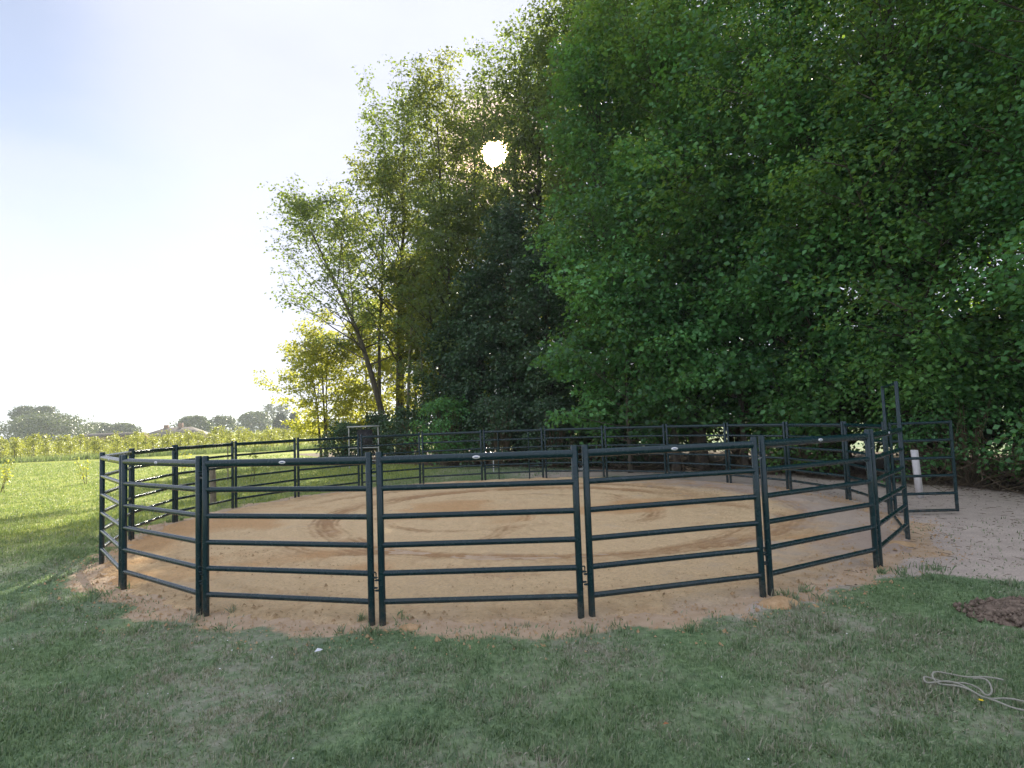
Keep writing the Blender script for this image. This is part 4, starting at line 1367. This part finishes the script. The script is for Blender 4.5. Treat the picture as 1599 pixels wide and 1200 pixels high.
# white specks: fallen petals and daisies over the lawn
rng = np.random.default_rng(1400)
m = MB()
for q in range(170):
    if q < 150:
        x_, y_ = rng.uniform(-9, -2), rng.uniform(4.2, 10)
    else:
        x_, y_ = rng.uniform(-5, 5), rng.uniform(2.8, 6.5)
    r_, th_ = ring_polar(x_, y_)
    if r_ < 7.9:
        continue
    s_ = rng.uniform(.004, .008)
    a_ = rng.random() * 6.28
    k_ = 6
    V = [[0, 0, .004]] + [[math.cos(a_ + j * 6.283 / k_) * s_, math.sin(a_ + j * 6.283 / k_) * s_, rng.normal(0, .003)] for j in range(k_)]
    m.add(np.array(V) + np.array([x_, y_, float(ground_z(np.array([x_]), np.array([y_]))[0]) + .04]), None, [[0, 1 + j, 1 + (j + 1) % k_] for j in range(k_)])
tag(m.build('fallen_petals', MAT['petal']), 'tiny white petals and daisies scattered over the lawn', 'petals', kind='stuff')

# ------------------------------------------------------------------ grass blades
def blades(name, label, x, y, h, w, rng, tilt=.75):
    M = len(x)
    z = ground_z(x, y) - .006
    a = rng.random(M) * 6.283
    D = np.c_[np.cos(a), np.sin(a)]
    Sd = np.c_[-np.sin(a), np.cos(a)] * w[:, None]
    ti = np.abs(rng.normal(0, tilt, M)).clip(0, 1.35)
    mx_, mz = np.sin(ti * .6) * h * .5, np.cos(ti * .6) * h * .5
    tx, tz = mx_ + np.sin(ti * 1.25) * h * .5, mz + np.cos(np.minimum(ti * 1.25, 1.5)) * h * .5
    B = np.c_[x, y, z]
    o3 = lambda s2, zz: np.c_[s2, zz]
    V = np.stack([B - o3(Sd, 0 * z), B + o3(Sd, 0 * z), B + o3(D * mx_[:, None], mz), B + o3(D * tx[:, None] + Sd * .3, tz)], 1)
    V[:, 2] += np.c_[Sd * .9, 0 * z]
    i = np.arange(M)[:, None] * 4
    mb = MB()
    r = rng.random(M)
    mb.add(V.reshape(-1, 3), None, np.concatenate([np.c_[i, i + 1, i + 2][:, None], np.c_[i, i + 2, i + 3][:, None]], 1).reshape(-1, 3), np.repeat(r, 2))
    o = mb.build(name, MAT['grass'], attr=True)
    tag(o, label, 'grass', kind='stuff')

def keep_grass(x, y, rng):
    r, th = ring_polar(x, y)
    s = soil_mask(x, y)
    edge_ = r - sand_edge(th)
    p_ = (1 - sstep(.10, 1.0, s + .9 * (fbm(x, y, 3.0, 3, 15) - .5))) * sstep(-.05, .75, edge_ + .9 * (fbm(x, y, 4.5, 4, 16) - .5)) ** 1.5
    p_ = np.maximum(p_, .05 * (edge_ > .0))
    dens = .30 + 1.0 * sstep(.30, .70, fbm(x, y, 2.6, 4, 18))
    bh_ = beyond_hedge(x, y)
    p_ = p_ * dens * (bh_ < -.6)
    # the earth heap keeps clear
    p_ = p_ * (np.hypot((x - HX) / .78, (y - HY) / .42) > .85 + .3 * rng.random(len(x)))
    return rng.random(len(x)) < p_

rng = np.random.default_rng(1500)
M = 300000
d = 2.2 * (10.5 / 2.2) ** rng.random(M)
x = (rng.random(M) * 2 - 1) * (.90 * d + .5)
kk = keep_grass(x, d, rng)
x, d = x[kk], d[kk]
dense = .45 * fbm(x, d, .9, 3, 19) + .75 * sstep(.3, .75, fbm(x, d, 7.0, 3, 20))
h = (.022 + .022 * rng.random(len(x))) * (.6 + .8 * dense)
blades('lawn_grass', 'short mown grass of the near lawn', x, d, h * 1.15, .0026 + .00055 * d, rng)
xs_, ys_ = [], []
for q in range(150):
    if q < 40:
        jx, jy = JOINTS[(0, 1, 2, 3, 5, 6, 21, 20)[q % 8]]
        o_ = np.array([jx, jy]) - RC
        c_ = np.array([jx, jy]) + o_ / np.linalg.norm(o_) * rng.uniform(.1, .5) + rng.normal(0, .18, 2)
    else:
        dd_ = rng.uniform(2.6, 9)
        c_ = np.array([rng.uniform(-.9, .9) * dd_, dd_])
        r_, th_ = ring_polar(c_[0], c_[1])
        if r_ < sand_edge(th_) + .2 or soil_mask(c_[0], c_[1]) > .6:
            continue
    n_ = rng.integers(14, 46)
    sg_ = rng.uniform(.02, .06)
    xs_.append(c_[0] + rng.normal(0, sg_, n_)); ys_.append(c_[1] + rng.normal(0, sg_, n_))
xs_, ys_ = np.concatenate(xs_), np.concatenate(ys_)
blades('grass_tuft', 'scattered longer grass tufts on the near lawn and at post feet', xs_, ys_, rng.uniform(.05, .12, len(xs_)), .0022 + .0004 * ys_, rng, .5)
M = 130000
d = 9.5 * (46 / 9.5) ** rng.random(M)
x = -7 - rng.random(M) * (.92 * d + 1 - 7).clip(0) if False else -(rng.random(M)) * (.92 * d + 1) + 2 * (d > 19)
kk = keep_grass(x, d, rng)
x, d = x[kk], d[kk]
h = (.05 + .06 * rng.random(len(x)))
blades('lawn_grass', 'sunlit longer grass of the far left lawn', x, d, h, .0016 + .0005 * d, rng)

# ------------------------------------------------------------------ air
HAZE_D = 0.0005
k = Nodes('haze_air')
v = k.n('ShaderNodeVolumePrincipled')
v.inputs['Color'].default_value = (.84, .92, 1, 1)
v.inputs['Density'].default_value = HAZE_D
v.inputs['Anisotropy'].default_value = .2
k.l(v.outputs[0], k.out.inputs['Volume'])
m = MB(); m.box((0, 600, 14.5), (1860, 1860, 31.2))
hz = m.build('haze', k.m)
tag(hz, 'pale summer haze filling the air over the fields', 'haze', kind='stuff')
